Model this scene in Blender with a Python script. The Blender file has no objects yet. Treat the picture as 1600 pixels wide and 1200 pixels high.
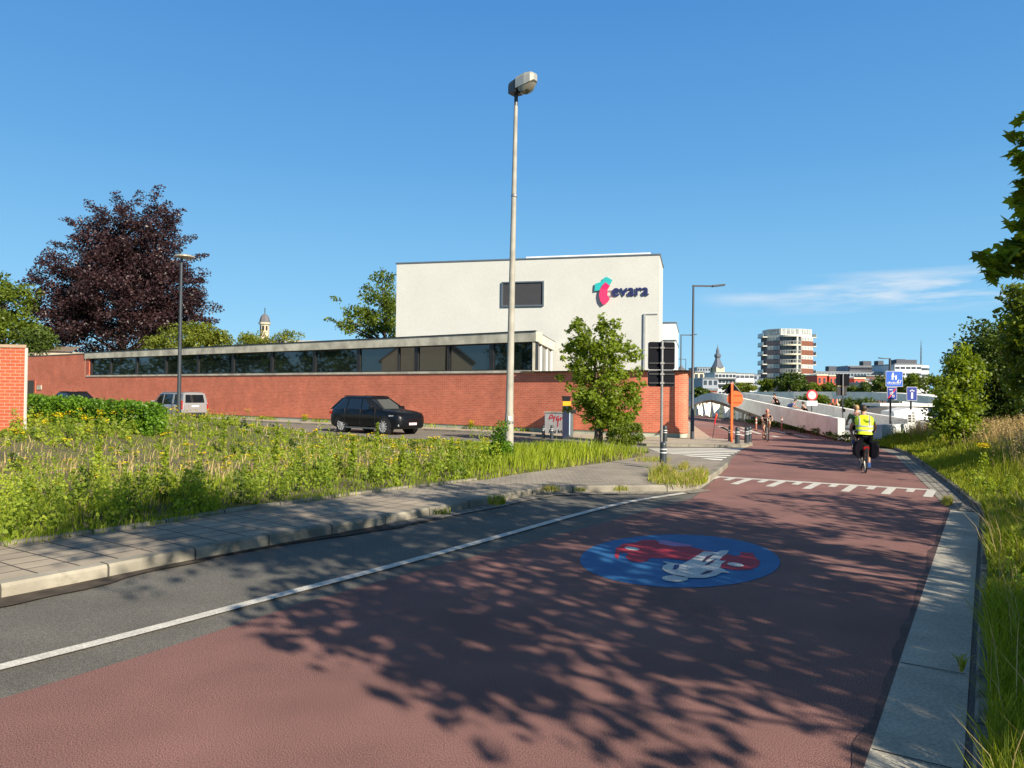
import bpy, bmesh, math, random
import numpy as np
from mathutils import Vector, Matrix

# ------------------------------------------------------------------ scene, camera, light
S = bpy.context.scene
COL = S.collection
R = math.radians
W_IMG, H_IMG, F_PX = 1600.0, 1200.0, 1150.0
CAM_H = 1.95
PITCH, ROLL = math.atan(16.4 / F_PX), math.atan(0.0115)
cam = bpy.data.cameras.new('camera'); camo = bpy.data.objects.new('camera', cam); COL.objects.link(camo)
CM = Matrix.Translation((0, 0, CAM_H)) @ Matrix.Rotation(math.pi / 2 + PITCH, 4, 'X') @ Matrix.Rotation(ROLL, 4, 'Z')
camo.matrix_world = CM
cam.sensor_fit = 'HORIZONTAL'; cam.sensor_width = 36.0; cam.lens = 36.0 * F_PX / W_IMG
cam.clip_start = 0.1; cam.clip_end = 6000
S.camera = camo

SUN_EL, SUN_AZ = R(28), math.atan2(0.62, -0.785)        # azimuth measured from +Y towards +X
to_sun = Vector((math.sin(SUN_AZ) * math.cos(SUN_EL), math.cos(SUN_AZ) * math.cos(SUN_EL), math.sin(SUN_EL)))
wd = bpy.data.worlds.new('World'); S.world = wd; wd.use_nodes = True
nt = wd.node_tree; nt.nodes.clear()
wo = nt.nodes.new('ShaderNodeOutputWorld'); bg = nt.nodes.new('ShaderNodeBackground')
sky = nt.nodes.new('ShaderNodeTexSky'); sky.sky_type = 'NISHITA'; sky.sun_disc = False
sky.sun_elevation = SUN_EL; sky.sun_rotation = SUN_AZ; sky.air_density = 1.0; sky.dust_density = 0.35; sky.ozone_density = 2.2
hs = nt.nodes.new('ShaderNodeHueSaturation'); hs.inputs['Saturation'].default_value = 1.1; hs.inputs['Value'].default_value = 1.0
nt.links.new(sky.outputs[0], hs.inputs['Color'])
tcg = nt.nodes.new('ShaderNodeTexCoord'); sg_ = nt.nodes.new('ShaderNodeSeparateXYZ'); nt.links.new(tcg.outputs['Generated'], sg_.inputs[0])
grd = nt.nodes.new('ShaderNodeValToRGB'); nt.links.new(sg_.outputs[2], grd.inputs[0]); ge = grd.color_ramp.elements
ge[0].position = 0.0; ge[0].color = (.31, .62, .84, 1); ge[1].position = 0.72; ge[1].color = (.075, .105, .155, 1)
for p_, c_ in ((.12, (.205, .49, .765, 1)), (.30, (.105, .330, .650, 1)), (.50, (.058, .225, .560, 1))):
    e_ = ge.new(p_); e_.color = c_
gsc = nt.nodes.new('ShaderNodeVectorMath'); gsc.operation = 'SCALE'; gsc.inputs['Scale'].default_value = 8.2; nt.links.new(grd.outputs[0], gsc.inputs[0])
gmx = nt.nodes.new('ShaderNodeMixRGB'); gmx.inputs[0].default_value = 0.92; nt.links.new(hs.outputs[0], gmx.inputs[1]); nt.links.new(gsc.outputs[0], gmx.inputs[2])
# thin wisps of cloud low over the bridge
tc = nt.nodes.new('ShaderNodeTexCoord'); mp = nt.nodes.new('ShaderNodeMapping')
mp.inputs['Scale'].default_value = (3.0, 3.0, 22.0); mp.inputs['Location'].default_value = (0.35, 0.2, 0.1)
nz = nt.nodes.new('ShaderNodeTexNoise'); nz.inputs['Scale'].default_value = 1.6; nz.inputs['Detail'].default_value = 7
nz.inputs['Roughness'].default_value = 0.55
nt.links.new(tc.outputs['Generated'], mp.inputs[0]); nt.links.new(mp.outputs[0], nz.inputs['Vector'])
rp = nt.nodes.new('ShaderNodeValToRGB'); rp.color_ramp.elements[0].position = 0.42; rp.color_ramp.elements[1].position = 0.66
nt.links.new(nz.outputs[0], rp.inputs[0])
sx = nt.nodes.new('ShaderNodeSeparateXYZ'); nt.links.new(tc.outputs['Generated'], sx.inputs[0])
def wmath(op, a, b=None, clamp=False):
    n = nt.nodes.new('ShaderNodeMath'); n.operation = op; n.use_clamp = clamp
    for i, v in enumerate((a, b)):
        if v is None: continue
        if isinstance(v, (int, float)): n.inputs[i].default_value = v
        else: nt.links.new(v, n.inputs[i])
    return n.outputs[0]
# band in elevation (z about 0.13) and in azimuth (x/y about .3 to .75)
xs = wmath('DIVIDE', sx.outputs[0], wmath('MAXIMUM', sx.outputs[1], 0.05))
band = wmath('SUBTRACT', 1.0, wmath('MULTIPLY', wmath('ABSOLUTE', wmath('SUBTRACT', sx.outputs[2], 0.128)), 36.0), True)
azb = wmath('MULTIPLY', wmath('SUBTRACT', xs, 0.24, True), 4.0, True)
cf = wmath('MULTIPLY', wmath('MULTIPLY', wmath('MULTIPLY', band, azb), rp.outputs[0]), 1.5, True)
mxc = nt.nodes.new('ShaderNodeMixRGB'); nt.links.new(cf, mxc.inputs[0]); nt.links.new(gmx.outputs[0], mxc.inputs[1])
mxc.inputs[2].default_value = (6.2, 6.3, 6.5, 1)
nt.links.new(mxc.outputs[0], bg.inputs[0]); bg.inputs[1].default_value = 0.083
nt.links.new(bg.outputs[0], wo.inputs[0])
sl = bpy.data.lights.new('sun', 'SUN'); sl.energy = 5.0; sl.angle = R(0.45); sl.color = (1.0, 0.885, 0.72)
so = bpy.data.objects.new('sun', sl); COL.objects.link(so)
so.rotation_euler = to_sun.to_track_quat('Z', 'Y').to_euler()
vs = S.view_settings; vs.view_transform = 'Standard'; vs.look = 'None'; vs.exposure = 0.82; vs.gamma = 1; vs.use_curve_mapping = False
S.cycles.max_bounces = 6; S.cycles.transparent_max_bounces = 6; S.cycles.use_denoising = True

# ------------------------------------------------------------------ helpers
def ray(px, py):
    d = CM.to_3x3() @ Vector(((px - 800) / F_PX, (600 - py) / F_PX, -1)); return d
def gp(px, py, z=0.0):
    d = ray(px, py); t = (z - CAM_H) / d.z; return Vector((d.x * t, d.y * t, z))
def dp(px, py, D):
    d = ray(px, py); t = D / d.y; return Vector((d.x * t, D, CAM_H + d.z * t))

MATS = {}
def nodes_of(m):
    m.use_nodes = True; n = m.node_tree; n.nodes.clear()
    o = n.nodes.new('ShaderNodeOutputMaterial'); b = n.nodes.new('ShaderNodeBsdfPrincipled')
    n.links.new(b.outputs[0], o.inputs[0]); return n, b, o
def mat(name, col, rough=0.6, metal=0.0, var=0.12, scale=3.0, bump=0.0, bscale=40.0, spec=0.5, coat=0.0, ior=1.5, speck=None):
    """plain procedural material: base colour broken up by two noises, optional bump"""
    if name in MATS: return MATS[name]
    m = bpy.data.materials.new(name); n, b, o = nodes_of(m)
    t = n.nodes.new('ShaderNodeTexCoord')
    z = n.nodes.new('ShaderNodeTexNoise'); z.inputs['Scale'].default_value = scale; z.inputs['Detail'].default_value = 6
    n.links.new(t.outputs['Object'], z.inputs['Vector'])
    r = n.nodes.new('ShaderNodeValToRGB'); e = r.color_ramp.elements
    e[0].position = 0.3; e[1].position = 0.7
    e[0].color = tuple(c * (1 - var) for c in col) + (1,); e[1].color = tuple(min(1, c * (1 + var)) for c in col) + (1,)
    n.links.new(z.outputs[0], r.inputs[0]); out = r.outputs[0]
    if speck:
        z2 = n.nodes.new('ShaderNodeTexNoise'); z2.inputs['Scale'].default_value = speck[0]; z2.inputs['Detail'].default_value = 2
        n.links.new(t.outputs['Object'], z2.inputs['Vector'])
        r2 = n.nodes.new('ShaderNodeValToRGB'); q = r2.color_ramp.elements
        q[0].position = 0.36; q[1].position = 0.66
        q[0].color = (speck[1],) * 3 + (1,); q[1].color = (speck[2],) * 3 + (1,)
        n.links.new(z2.outputs[0], r2.inputs[0])
        mx = n.nodes.new('ShaderNodeMixRGB'); mx.blend_type = 'MULTIPLY'; mx.inputs[0].default_value = 1
        n.links.new(out, mx.inputs[1]); n.links.new(r2.outputs[0], mx.inputs[2]); out = mx.outputs[0]
    n.links.new(out, b.inputs['Base Color'])
    b.inputs['Roughness'].default_value = rough; b.inputs['Metallic'].default_value = metal
    b.inputs['Specular IOR Level'].default_value = spec; b.inputs['IOR'].default_value = ior
    b.inputs['Coat Weight'].default_value = coat; b.inputs['Coat Roughness'].default_value = 0.05
    if bump:
        zb = n.nodes.new('ShaderNodeTexNoise'); zb.inputs['Scale'].default_value = bscale; zb.inputs['Detail'].default_value = 4
        n.links.new(t.outputs['Object'], zb.inputs['Vector'])
        bp = n.nodes.new('ShaderNodeBump'); bp.inputs['Strength'].default_value = bump; bp.inputs['Distance'].default_value = 0.01
        n.links.new(zb.outputs[0], bp.inputs['Height']); n.links.new(bp.outputs[0], b.inputs['Normal'])
    MATS[name] = m; return m

def brickmat(name, c1, c2, mortar, bw, rh, ms, off=0.5, rough=0.85, bump=0.5, stain=0.25, uv=True, msm=0.1, blotch=None):
    if name in MATS: return MATS[name]
    m = bpy.data.materials.new(name); n, b, o = nodes_of(m)
    t = n.nodes.new('ShaderNodeTexCoord'); src = t.outputs['UV' if uv else 'Object']
    k = n.nodes.new('ShaderNodeTexBrick'); k.offset = off; k.inputs['Scale'].default_value = 1
    k.inputs['Brick Width'].default_value = bw; k.inputs['Row Height'].default_value = rh
    k.inputs['Mortar Size'].default_value = ms; k.inputs['Mortar Smooth'].default_value = msm
    k.inputs['Color1'].default_value = c1 + (1,); k.inputs['Color2'].default_value = c2 + (1,); k.inputs['Mortar'].default_value = mortar + (1,)
    n.links.new(src, k.inputs['Vector'])
    z = n.nodes.new('ShaderNodeTexNoise'); z.inputs['Scale'].default_value = 0.9; z.inputs['Detail'].default_value = 8; z.inputs['Roughness'].default_value = 0.65
    n.links.new(src, z.inputs['Vector'])
    r = n.nodes.new('ShaderNodeValToRGB'); r.color_ramp.elements[0].position = 0.32; r.color_ramp.elements[1].position = 0.68
    r.color_ramp.elements[0].color = (1 - stain,) * 3 + (1,); r.color_ramp.elements[1].color = (1 + stain * .4,) * 3 + (1,)
    n.links.new(z.outputs[0], r.inputs[0])
    mx = n.nodes.new('ShaderNodeMixRGB'); mx.blend_type = 'MULTIPLY'; mx.inputs[0].default_value = 1
    n.links.new(k.outputs['Color'], mx.inputs[1]); n.links.new(r.outputs[0], mx.inputs[2]); out = mx.outputs[0]
    if blotch:
        z3 = n.nodes.new('ShaderNodeTexNoise'); z3.inputs['Scale'].default_value = blotch[1]; z3.inputs['Detail'].default_value = 9; z3.inputs['Roughness'].default_value = .7
        n.links.new(src, z3.inputs['Vector'])
        r3 = n.nodes.new('ShaderNodeValToRGB'); r3.color_ramp.elements[0].position = blotch[2]; r3.color_ramp.elements[1].position = blotch[2] + .12
        r3.color_ramp.elements[1].color = (blotch[3],) * 3 + (1,)
        n.links.new(z3.outputs[0], r3.inputs[0])
        m3 = n.nodes.new('ShaderNodeMixRGB'); n.links.new(r3.outputs[0], m3.inputs[0]); n.links.new(out, m3.inputs[1]); m3.inputs[2].default_value = blotch[0] + (1,)
        out = m3.outputs[0]
    n.links.new(out, b.inputs['Base Color']); b.inputs['Roughness'].default_value = rough
    if bump:
        bp = n.nodes.new('ShaderNodeBump'); bp.inputs['Strength'].default_value = bump; bp.inputs['Distance'].default_value = 0.006; bp.invert = True
        n.links.new(k.outputs['Fac'], bp.inputs['Height']); n.links.new(bp.outputs[0], b.inputs['Normal'])
    MATS[name] = m; return m

def leafmat(name, dark, light, trans=0.45, rough=0.5):
    """leaf material; the per-leaf attribute 'var' picks the tone"""
    m = bpy.data.materials.new(name); m.use_nodes = True; n = m.node_tree; n.nodes.clear()
    o = n.nodes.new('ShaderNodeOutputMaterial'); b = n.nodes.new('ShaderNodeBsdfPrincipled'); tr = n.nodes.new('ShaderNodeBsdfTranslucent')
    a = n.nodes.new('ShaderNodeAttribute'); a.attribute_name = 'var'
    r = n.nodes.new('ShaderNodeValToRGB'); r.color_ramp.elements[0].color = dark + (1,); r.color_ramp.elements[1].color = light + (1,)
    n.links.new(a.outputs['Fac'], r.inputs[0]); n.links.new(r.outputs[0], b.inputs['Base Color'])
    h = n.nodes.new('ShaderNodeHueSaturation'); h.inputs['Hue'].default_value = 0.485; h.inputs['Saturation'].default_value = 1.1; h.inputs['Value'].default_value = 1.35
    n.links.new(r.outputs[0], h.inputs['Color']); n.links.new(h.outputs[0], tr.inputs[0])
    b.inputs['Roughness'].default_value = rough; b.inputs['Specular IOR Level'].default_value = 0.35
    mx = n.nodes.new('ShaderNodeMixShader'); mx.inputs[0].default_value = trans
    n.links.new(b.outputs[0], mx.inputs[1]); n.links.new(tr.outputs[0], mx.inputs[2]); n.links.new(mx.outputs[0], o.inputs[0])
    return m

def tag(o, label=None, cat=None, group=None, kind=None):
    if label: o['label'] = label
    if cat: o['category'] = cat
    if group: o['group'] = group
    if kind: o['kind'] = kind
    return o
def empty(name, loc, rz=0.0, label=None, cat=None, group=None):
    o = bpy.data.objects.new(name, None); COL.objects.link(o); o.location = loc; o.rotation_euler = (0, 0, rz); o.empty_display_size = .2
    return tag(o, label, cat, group)
def copy_tree(o, parent=None):
    c = o.copy(); COL.objects.link(c)
    if parent: c.parent = parent
    for ch in [k for k in S.objects if k.parent == o]: copy_tree(ch, c)
    return c

class MB:
    def __init__(s): s.v = []; s.f = []; s.u = []; s.mi = []
    def face(s, pts, uv=None, mi=0):
        i = len(s.v); s.v += [tuple(p) for p in pts]; s.f.append(tuple(range(i, i + len(pts)))); s.u.append(uv); s.mi.append(mi); return s
    def box(s, c, d, rz=0.0, rx=0.0, ry=0.0, taper=1.0, mi=0):
        m = Matrix.Rotation(rz, 3, 'Z') @ Matrix.Rotation(ry, 3, 'Y') @ Matrix.Rotation(rx, 3, 'X'); c = Vector(c)
        P = []
        for z in (-.5, .5):
            k = taper if z > 0 else 1
            for x, y in ((-.5, -.5), (.5, -.5), (.5, .5), (-.5, .5)): P.append(c + m @ Vector((x * d[0] * k, y * d[1] * k, z * d[2])))
        i = len(s.v); s.v += [tuple(p) for p in P]
        for q in ((3, 2, 1, 0), (4, 5, 6, 7), (0, 1, 5, 4), (1, 2, 6, 5), (2, 3, 7, 6), (3, 0, 4, 7)):
            s.f.append(tuple(i + j for j in q)); s.u.append(None); s.mi.append(mi)
        return s
    def tube(s, pts, rad, seg=10, cap=True, mi=0):
        pts = [Vector(p) for p in pts]; rad = rad if isinstance(rad, (list, tuple)) else [rad] * len(pts)
        rings = []; prev = None
        for k, p in enumerate(pts):
            t = (pts[min(k + 1, len(pts) - 1)] - pts[max(k - 1, 0)]).normalized()
            ref = Vector((0, 0, 1)) if abs(t.z) < .95 else Vector((1, 0, 0))
            if prev is None: a = t.cross(ref).normalized()
            else: a = (prev - t * prev.dot(t)); a = a.normalized() if a.length > 1e-6 else t.cross(ref).normalized()
            prev = a; b = t.cross(a); i = len(s.v)
            for j in range(seg):
                th = 2 * math.pi * j / seg; s.v.append(tuple(p + (a * math.cos(th) + b * math.sin(th)) * rad[k]))
            rings.append(i)
        for k in range(len(rings) - 1):
            for j in range(seg):
                s.f.append((rings[k] + j, rings[k] + (j + 1) % seg, rings[k + 1] + (j + 1) % seg, rings[k + 1] + j)); s.u.append(None); s.mi.append(mi)
        if cap:
            s.f.append(tuple(rings[0] + j for j in reversed(range(seg)))); s.u.append(None); s.mi.append(mi)
            s.f.append(tuple(rings[-1] + j for j in range(seg))); s.u.append(None); s.mi.append(mi)
        return s
    def loft(s, rings, close=True, cap=True, mi=0):
        idx = []
        for r in rings:
            idx.append(len(s.v)); s.v += [tuple(p) for p in r]
        n = len(rings[0]); m = n if close else n - 1
        for k in range(len(rings) - 1):
            for j in range(m):
                s.f.append((idx[k] + j, idx[k] + (j + 1) % n, idx[k + 1] + (j + 1) % n, idx[k + 1] + j)); s.u.append(None); s.mi.append(mi)
        if cap:
            s.f.append(tuple(idx[0] + j for j in reversed(range(n)))); s.u.append(None); s.mi.append(mi)
            s.f.append(tuple(idx[-1] + j for j in range(n))); s.u.append(None); s.mi.append(mi)
        return s
    def prism(s, pts, vec, mi=0):
        """polygon extruded along vec"""
        a = [Vector(p) for p in pts]; b = [p + Vector(vec) for p in a]; n = len(a); i = len(s.v)
        s.v += [tuple(p) for p in a + b]
        s.f.append(tuple(i + j for j in reversed(range(n)))); s.f.append(tuple(i + n + j for j in range(n))); s.u += [None, None]; s.mi += [mi, mi]
        for j in range(n):
            s.f.append((i + j, i + (j + 1) % n, i + n + (j + 1) % n, i + n + j)); s.u.append(None); s.mi.append(mi)
        return s
    def sphere(s, c, r, seg=12, rings=8, sc=(1, 1, 1), mi=0):
        R_ = []
        for k in range(1, rings):
            ph = math.pi * k / rings
            R_.append([(c[0] + r * sc[0] * math.sin(ph) * math.cos(2 * math.pi * j / seg), c[1] + r * sc[1] * math.sin(ph) * math.sin(2 * math.pi * j / seg), c[2] - r * sc[2] * math.cos(ph)) for j in range(seg)])
        return s.loft(R_, mi=mi)
    def build(s, name, mats, parent=None, smooth=False, bevel=0.0, recalc=True):
        me = bpy.data.meshes.new(name); me.from_pydata(s.v, [], s.f)
        for m in (mats if isinstance(mats, (list, tuple)) else [mats]): me.materials.append(m)
        me.polygons.foreach_set('material_index', s.mi)
        if any(u is not None for u in s.u):
            ul = me.uv_layers.new(name='UVMap'); k = 0
            for f, u in zip(s.f, s.u):
                for j in range(len(f)):
                    if u is not None: ul.data[k].uv = u[j]
                    k += 1
        elif recalc:
            bm = bmesh.new(); bm.from_mesh(me); bmesh.ops.recalc_face_normals(bm, faces=bm.faces); bm.to_mesh(me); bm.free()
        if smooth: me.polygons.foreach_set('use_smooth', [True] * len(me.polygons))
        me.update()
        o = bpy.data.objects.new(name, me); COL.objects.link(o)
        if parent: o.parent = parent
        if bevel:
            bv = o.modifiers.new('bevel', 'BEVEL'); bv.width = bevel; bv.segments = 2; bv.limit_method = 'ANGLE'; bv.angle_limit = R(40)
        if smooth and not bevel:
            es = o.modifiers.new('edge', 'EDGE_SPLIT'); es.split_angle = R(42)
        return o

def lerp(a, b, t): return a + (b - a) * t
def resample(pl, step):
    out = [Vector(pl[0])]
    for a, b in zip(pl[:-1], pl[1:]):
        a, b = Vector(a), Vector(b); n = max(1, int((b - a).length / step))
        out += [a.lerp(b, (k + 1) / n) for k in range(n)]
    return out
def smooth_pl(pl, it=2):
    pl = [Vector(p) for p in pl]
    for _ in range(it):
        q = [pl[0]]
        for a, b in zip(pl[:-1], pl[1:]): q += [a.lerp(b, .25), a.lerp(b, .75)]
        pl = q + [pl[-1]]
    return pl
def offset_pl(pl, d):
    """offset to the left of travel by d (xy)"""
    out = []
    for k, p in enumerate(pl):
        t = (pl[min(k + 1, len(pl) - 1)] - pl[max(k - 1, 0)]); t.z = 0; t.normalize()
        out.append(p + Vector((-t.y, t.x, 0)) * d)
    return out
def arclen(pl):
    s = [0.0]
    for a, b in zip(pl[:-1], pl[1:]): s.append(s[-1] + (b - a).length)
    return s
def sweep(pl, prof, mb=None):
    """sweep a profile [(offset,z)...] along xy polyline, uv in metres"""
    mb = mb or MB(); s = arclen(pl); offs = [offset_pl(pl, o) for o, _ in prof]
    vv = [0.0]
    for (o0, z0), (o1, z1) in zip(prof[:-1], prof[1:]): vv.append(vv[-1] + math.hypot(o1 - o0, z1 - z0))
    for k in range(len(pl) - 1):
        for j in range(len(prof) - 1):
            a = offs[j][k].copy(); b = offs[j][k + 1].copy(); c = offs[j + 1][k + 1].copy(); d = offs[j + 1][k].copy()
            a.z = b.z = prof[j][1]; c.z = d.z = prof[j + 1][1]
            mb.face([a, b, c, d], [(s[k], vv[j]), (s[k + 1], vv[j]), (s[k + 1], vv[j + 1]), (s[k], vv[j + 1])])
    return mb
def flat(name, pts, z, m, label=None, kind='structure'):
    mb = MB(); mb.face([(p[0], p[1], z) for p in pts]); o = mb.build(name, m, recalc=False)
    if o.data.polygons[0].normal.z < 0: o.data.flip_normals()
    o['kind'] = kind
    if label: o['label'] = label
    return o

def npmesh(name, V, nper, m, parent=None, var=None, faces=None):
    """V (N,k,3): N pieces of k verts each; faces = list of index tuples inside a piece"""
    N, k, _ = V.shape; me = bpy.data.meshes.new(name)
    me.vertices.add(N * k); me.vertices.foreach_set('co', V.astype(np.float32).ravel())
    base = (np.arange(N) * k)[:, None]
    loops = []; starts = []; tot = 0; per = sum(len(f) for f in faces)
    idx = np.concatenate([np.array(f) for f in faces])
    L = (base + idx[None, :]).astype(np.int32).ravel()
    lens = np.array([len(f) for f in faces]); st = np.concatenate([[0], np.cumsum(lens)[:-1]])
    starts = ((np.arange(N) * per)[:, None] + st[None, :]).astype(np.int32).ravel()
    me.loops.add(len(L)); me.loops.foreach_set('vertex_index', L)
    me.polygons.add(len(starts)); me.polygons.foreach_set('loop_start', starts)
    me.update(calc_edges=True)
    if var is not None:
        a = me.attributes.new('var', 'FLOAT', 'FACE'); a.data.foreach_set('value', np.repeat(var, len(faces)).astype(np.float32))
    me.materials.append(m)
    o = bpy.data.objects.new(name, me); COL.objects.link(o)
    if parent: o.parent = parent
    return o

def leaf_verts(rng, C, size, up=0.5, shape='diamond', droop=0.0):
    """C (N,3) -> leaf polygons"""
    N = len(C); nrm = rng.normal(size=(N, 3)); nrm /= np.linalg.norm(nrm, axis=1)[:, None]
    nrm[:, 2] = np.abs(nrm[:, 2]); nrm += np.array([0, 0, up]); nrm /= np.linalg.norm(nrm, axis=1)[:, None]
    t = rng.normal(size=(N, 3)); t[:, 2] -= droop; t -= nrm * (t * nrm).sum(1)[:, None]; t /= np.linalg.norm(t, axis=1)[:, None]
    b = np.cross(nrm, t); s = size[:, None]
    if shape == 'maple':
        pts = [(0, -.5), (.28, -.38), (.55, -.3), (.34, -.08), (.6, .18), (.27, .16), (.18, .3), (0, .62), (-.18, .3), (-.27, .16), (-.6, .18), (-.34, -.08), (-.55, -.3), (-.28, -.38)]
        P = [C + b * s * x + t * s * y - nrm * s * .35 * (x * x) for x, y in pts]
        return np.stack(P, 1), [tuple(range(14))]
    P = [C - t * s * .5, C + b * s * .33 - t * s * .05 + nrm * s * .08, C + t * s * .55 - nrm * s * .1, C - b * s * .33 - t * s * .05 + nrm * s * .08]
    return np.stack(P, 1), [(0, 1, 2, 3)]

def foliage(name, m, clumps, leaf, seed=1, parent=None, up=0.5, shape='diamond', droop=0.3, flat_=0.75, vbias=0.0):
    """clumps: list of (cx,cy,cz,rx,ry,rz,n)"""
    rng = np.random.default_rng(seed); Cs = []; vs_ = []
    for (x, y, z, rx, ry, rz, n) in clumps:
        n = int(n)
        if n < 1: continue
        q = rng.normal(size=(n, 3)); q /= np.linalg.norm(q, axis=1)[:, None]; q *= (rng.random(n) ** 0.45)[:, None]
        Cs.append(q * np.array([rx, ry, rz * flat_]) + np.array([x, y, z])); v0 = rng.normal(0.5 + vbias, 0.16)
        vs_.append(np.clip(rng.normal(v0, 0.17, n), 0, 1))
    C = np.concatenate(Cs); v = np.concatenate(vs_)
    V, F = leaf_verts(rng, C, leaf * rng.uniform(.6, 1.3, len(C)), up, shape, droop)
    return npmesh(name, V, 4, m, parent, v, F)

def crown_clumps(ells, n, r, per, seed, shell=0.55, spray=0.0, hole=0.15):
    """n clump centres spread through a union of ellipsoids, mostly near the surface"""
    rng = random.Random(seed); out = []; vol = [e[3] * e[4] * e[5] for e in ells]; tv = sum(vol)
    for e, v in zip(ells, vol):
        for _ in range(max(1, int(n * v / tv))):
            d = Vector((rng.gauss(0, 1), rng.gauss(0, 1), rng.gauss(0, 1))).normalized(); k = shell + (1 - shell) * rng.random() ** .7
            if rng.random() < hole: k *= .6
            k *= 1 + spray * rng.uniform(-.5, 1) ** 3
            rr = r * rng.uniform(.55, 1.25)
            out.append((e[0] + d.x * e[3] * k, e[1] + d.y * e[4] * k, e[2] + d.z * e[5] * k, rr, rr, rr, per * (rr / r) ** 2))
    return out

def tree(name, base, trunk_h, trunk_r, clumps, leaf, lm, bm_, seed, label, cat='tree', group=None, shape='diamond', lean=(0, 0), nlimb=22, up=.15, droop=.3, flat_=.75, forks=1, vbias=0.0):
    root = empty(name, base, 0, label, cat, group); rng = random.Random(seed)
    loc = [(c[0] - base[0], c[1] - base[1], c[2] - base[2]) + tuple(c[3:]) for c in clumps]
    top = max(c[2] for c in loc); mb = MB()
    tops = []
    for f in range(forks):
        a = rng.uniform(0, 6.28); sp = 0.0 if forks == 1 else top * .10
        pts = [Vector((0.12 * math.cos(a) * (forks > 1), 0.12 * math.sin(a) * (forks > 1), -.15))]
        for k in range(1, 7):
            t = k / 6; pts.append(Vector((lean[0] * t + math.cos(a) * sp * t + rng.uniform(-.05, .05) * trunk_h * .3, lean[1] * t + math.sin(a) * sp * t + rng.uniform(-.05, .05) * trunk_h * .3, t * top * .82)))
        mb.tube(pts, [trunk_r * (1.25 if k == 0 else 1 - .85 * k / 6) for k in range(7)], 9); tops.append(pts)
    pick = rng.sample(loc, min(nlimb, len(loc)))
    for c in pick:
        c = Vector(c[:3]); pts = tops[rng.randrange(forks)]
        zt = max(trunk_h * .7, min(c.z - (c.xy.length) * .45, top * .75)); t = min(.98, zt / (top * .82)) * 6; i = int(t)
        st = pts[i].lerp(pts[min(i + 1, 6)], t - i); mid = st.lerp(c, .5) + Vector((rng.uniform(-.1, .1), rng.uniform(-.1, .1), .12)) * (c - st).length * .5
        r0 = trunk_r * .42 * (1 - .5 * zt / top); mb.tube([st, st.lerp(mid, .55), mid, c], [r0, r0 * .75, r0 * .5, r0 * .14], 6)
    mb.build('trunk', bm_, root, smooth=True)
    foliage('crown', lm, loc, leaf, seed, root, up, shape, droop, flat_, vbias)
    return root

def pip(x, y, poly):
    """vectorised point in polygon"""
    ins = np.zeros(len(x), bool); n = len(poly)
    for i in range(n):
        x0, y0 = poly[i][0], poly[i][1]; x1, y1 = poly[(i + 1) % n][0], poly[(i + 1) % n][1]
        c = ((y0 > y) != (y1 > y)) & (x < (x1 - x0) * (y - y0) / ((y1 - y0) + 1e-12) + x0); ins ^= c
    return ins
def vnoise(x, y, s, seed=0):
    """cheap smooth noise in [0,1]"""
    r = np.random.default_rng(seed); v = np.zeros_like(x)
    for k in range(7):
        a = r.uniform(0, 6.28); f = s * r.uniform(.5, 1.9); v += np.sin((x * math.cos(a) + y * math.sin(a)) * f + r.uniform(0, 6.28))
    return np.clip(v / 7 * 1.3 + .5, 0, 1)

def blades(name, X, Y, Z, Hh, wid, m, seed, lean=0.35, var=None, wind=(0.1, 0.05)):
    rng = np.random.default_rng(seed); N = len(X)
    a = rng.uniform(0, 2 * np.pi, N); la = rng.uniform(0, 2 * np.pi, N); ln = Hh * lean * rng.random(N)
    dx = np.cos(la) * ln + wind[0] * Hh; dy = np.sin(la) * ln + wind[1] * Hh; cx = np.cos(a) * wid; cy = np.sin(a) * wid
    V = np.zeros((N, 5, 3))
    V[:, 0] = np.stack([X - cx, Y - cy, Z - .02], 1); V[:, 1] = np.stack([X + cx, Y + cy, Z - .02], 1)
    V[:, 2] = np.stack([X + cx * .8 + dx * .35, Y + cy * .8 + dy * .35, Z + Hh * .55], 1); V[:, 3] = np.stack([X - cx * .8 + dx * .35, Y - cy * .8 + dy * .35, Z + Hh * .55], 1)
    V[:, 4] = np.stack([X + dx, Y + dy, Z + Hh * (1 - .15 * rng.random(N))], 1)
    if var is None: var = rng.random(N)
    return npmesh(name, V, 5, m, None, var, [(0, 1, 2, 3), (3, 2, 4)])

# ------------------------------------------------------------------ materials
M_RED = mat('red_asphalt', (0.192, 0.094, 0.080), 0.9, var=.2, scale=.9, bump=.6, bscale=260, speck=(140, .22, 2.3))
M_ASPH = mat('grey_asphalt', (0.125, 0.118, 0.10), 0.88, var=.16, scale=1.1, bump=.5, bscale=240, speck=(140, .4, 1.8))
M_STREET = mat('pale_asphalt', (0.19, 0.175, 0.145), 0.9, var=.12, scale=.7, speck=(30, .8, 1.2))
M_PAINT = mat('road_paint', (0.66, 0.635, 0.56), 0.7, var=.12, scale=6, speck=(55, .72, 1.08))
M_CONC = mat('gutter_concrete', (0.44, 0.41, 0.335), 0.85, var=.18, scale=2.2, bump=.4, bscale=60, speck=(45, .8, 1.15))
M_KERB = brickmat('kerb_concrete', (.33, .30, .235), (.26, .24, .19), (.06, .055, .045), 1.0, 3.0, .012, off=0, stain=.5, bump=.3, blotch=((.11, .10, .065), 1.6, .52, .65))
M_KERBR = brickmat('mossy_kerb', (.25, .235, .19), (.20, .19, .155), (.04, .038, .03), 1.0, 3.0, .015, off=0, stain=.6, bump=.4, blotch=((.035, .04, .02), 2.5, .45, .8))
M_SLAB = brickmat('paving_slab', (.40, .335, .25), (.33, .275, .205), (.04, .035, .025), .40, .30, .011, off=.0, stain=.3)
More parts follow.
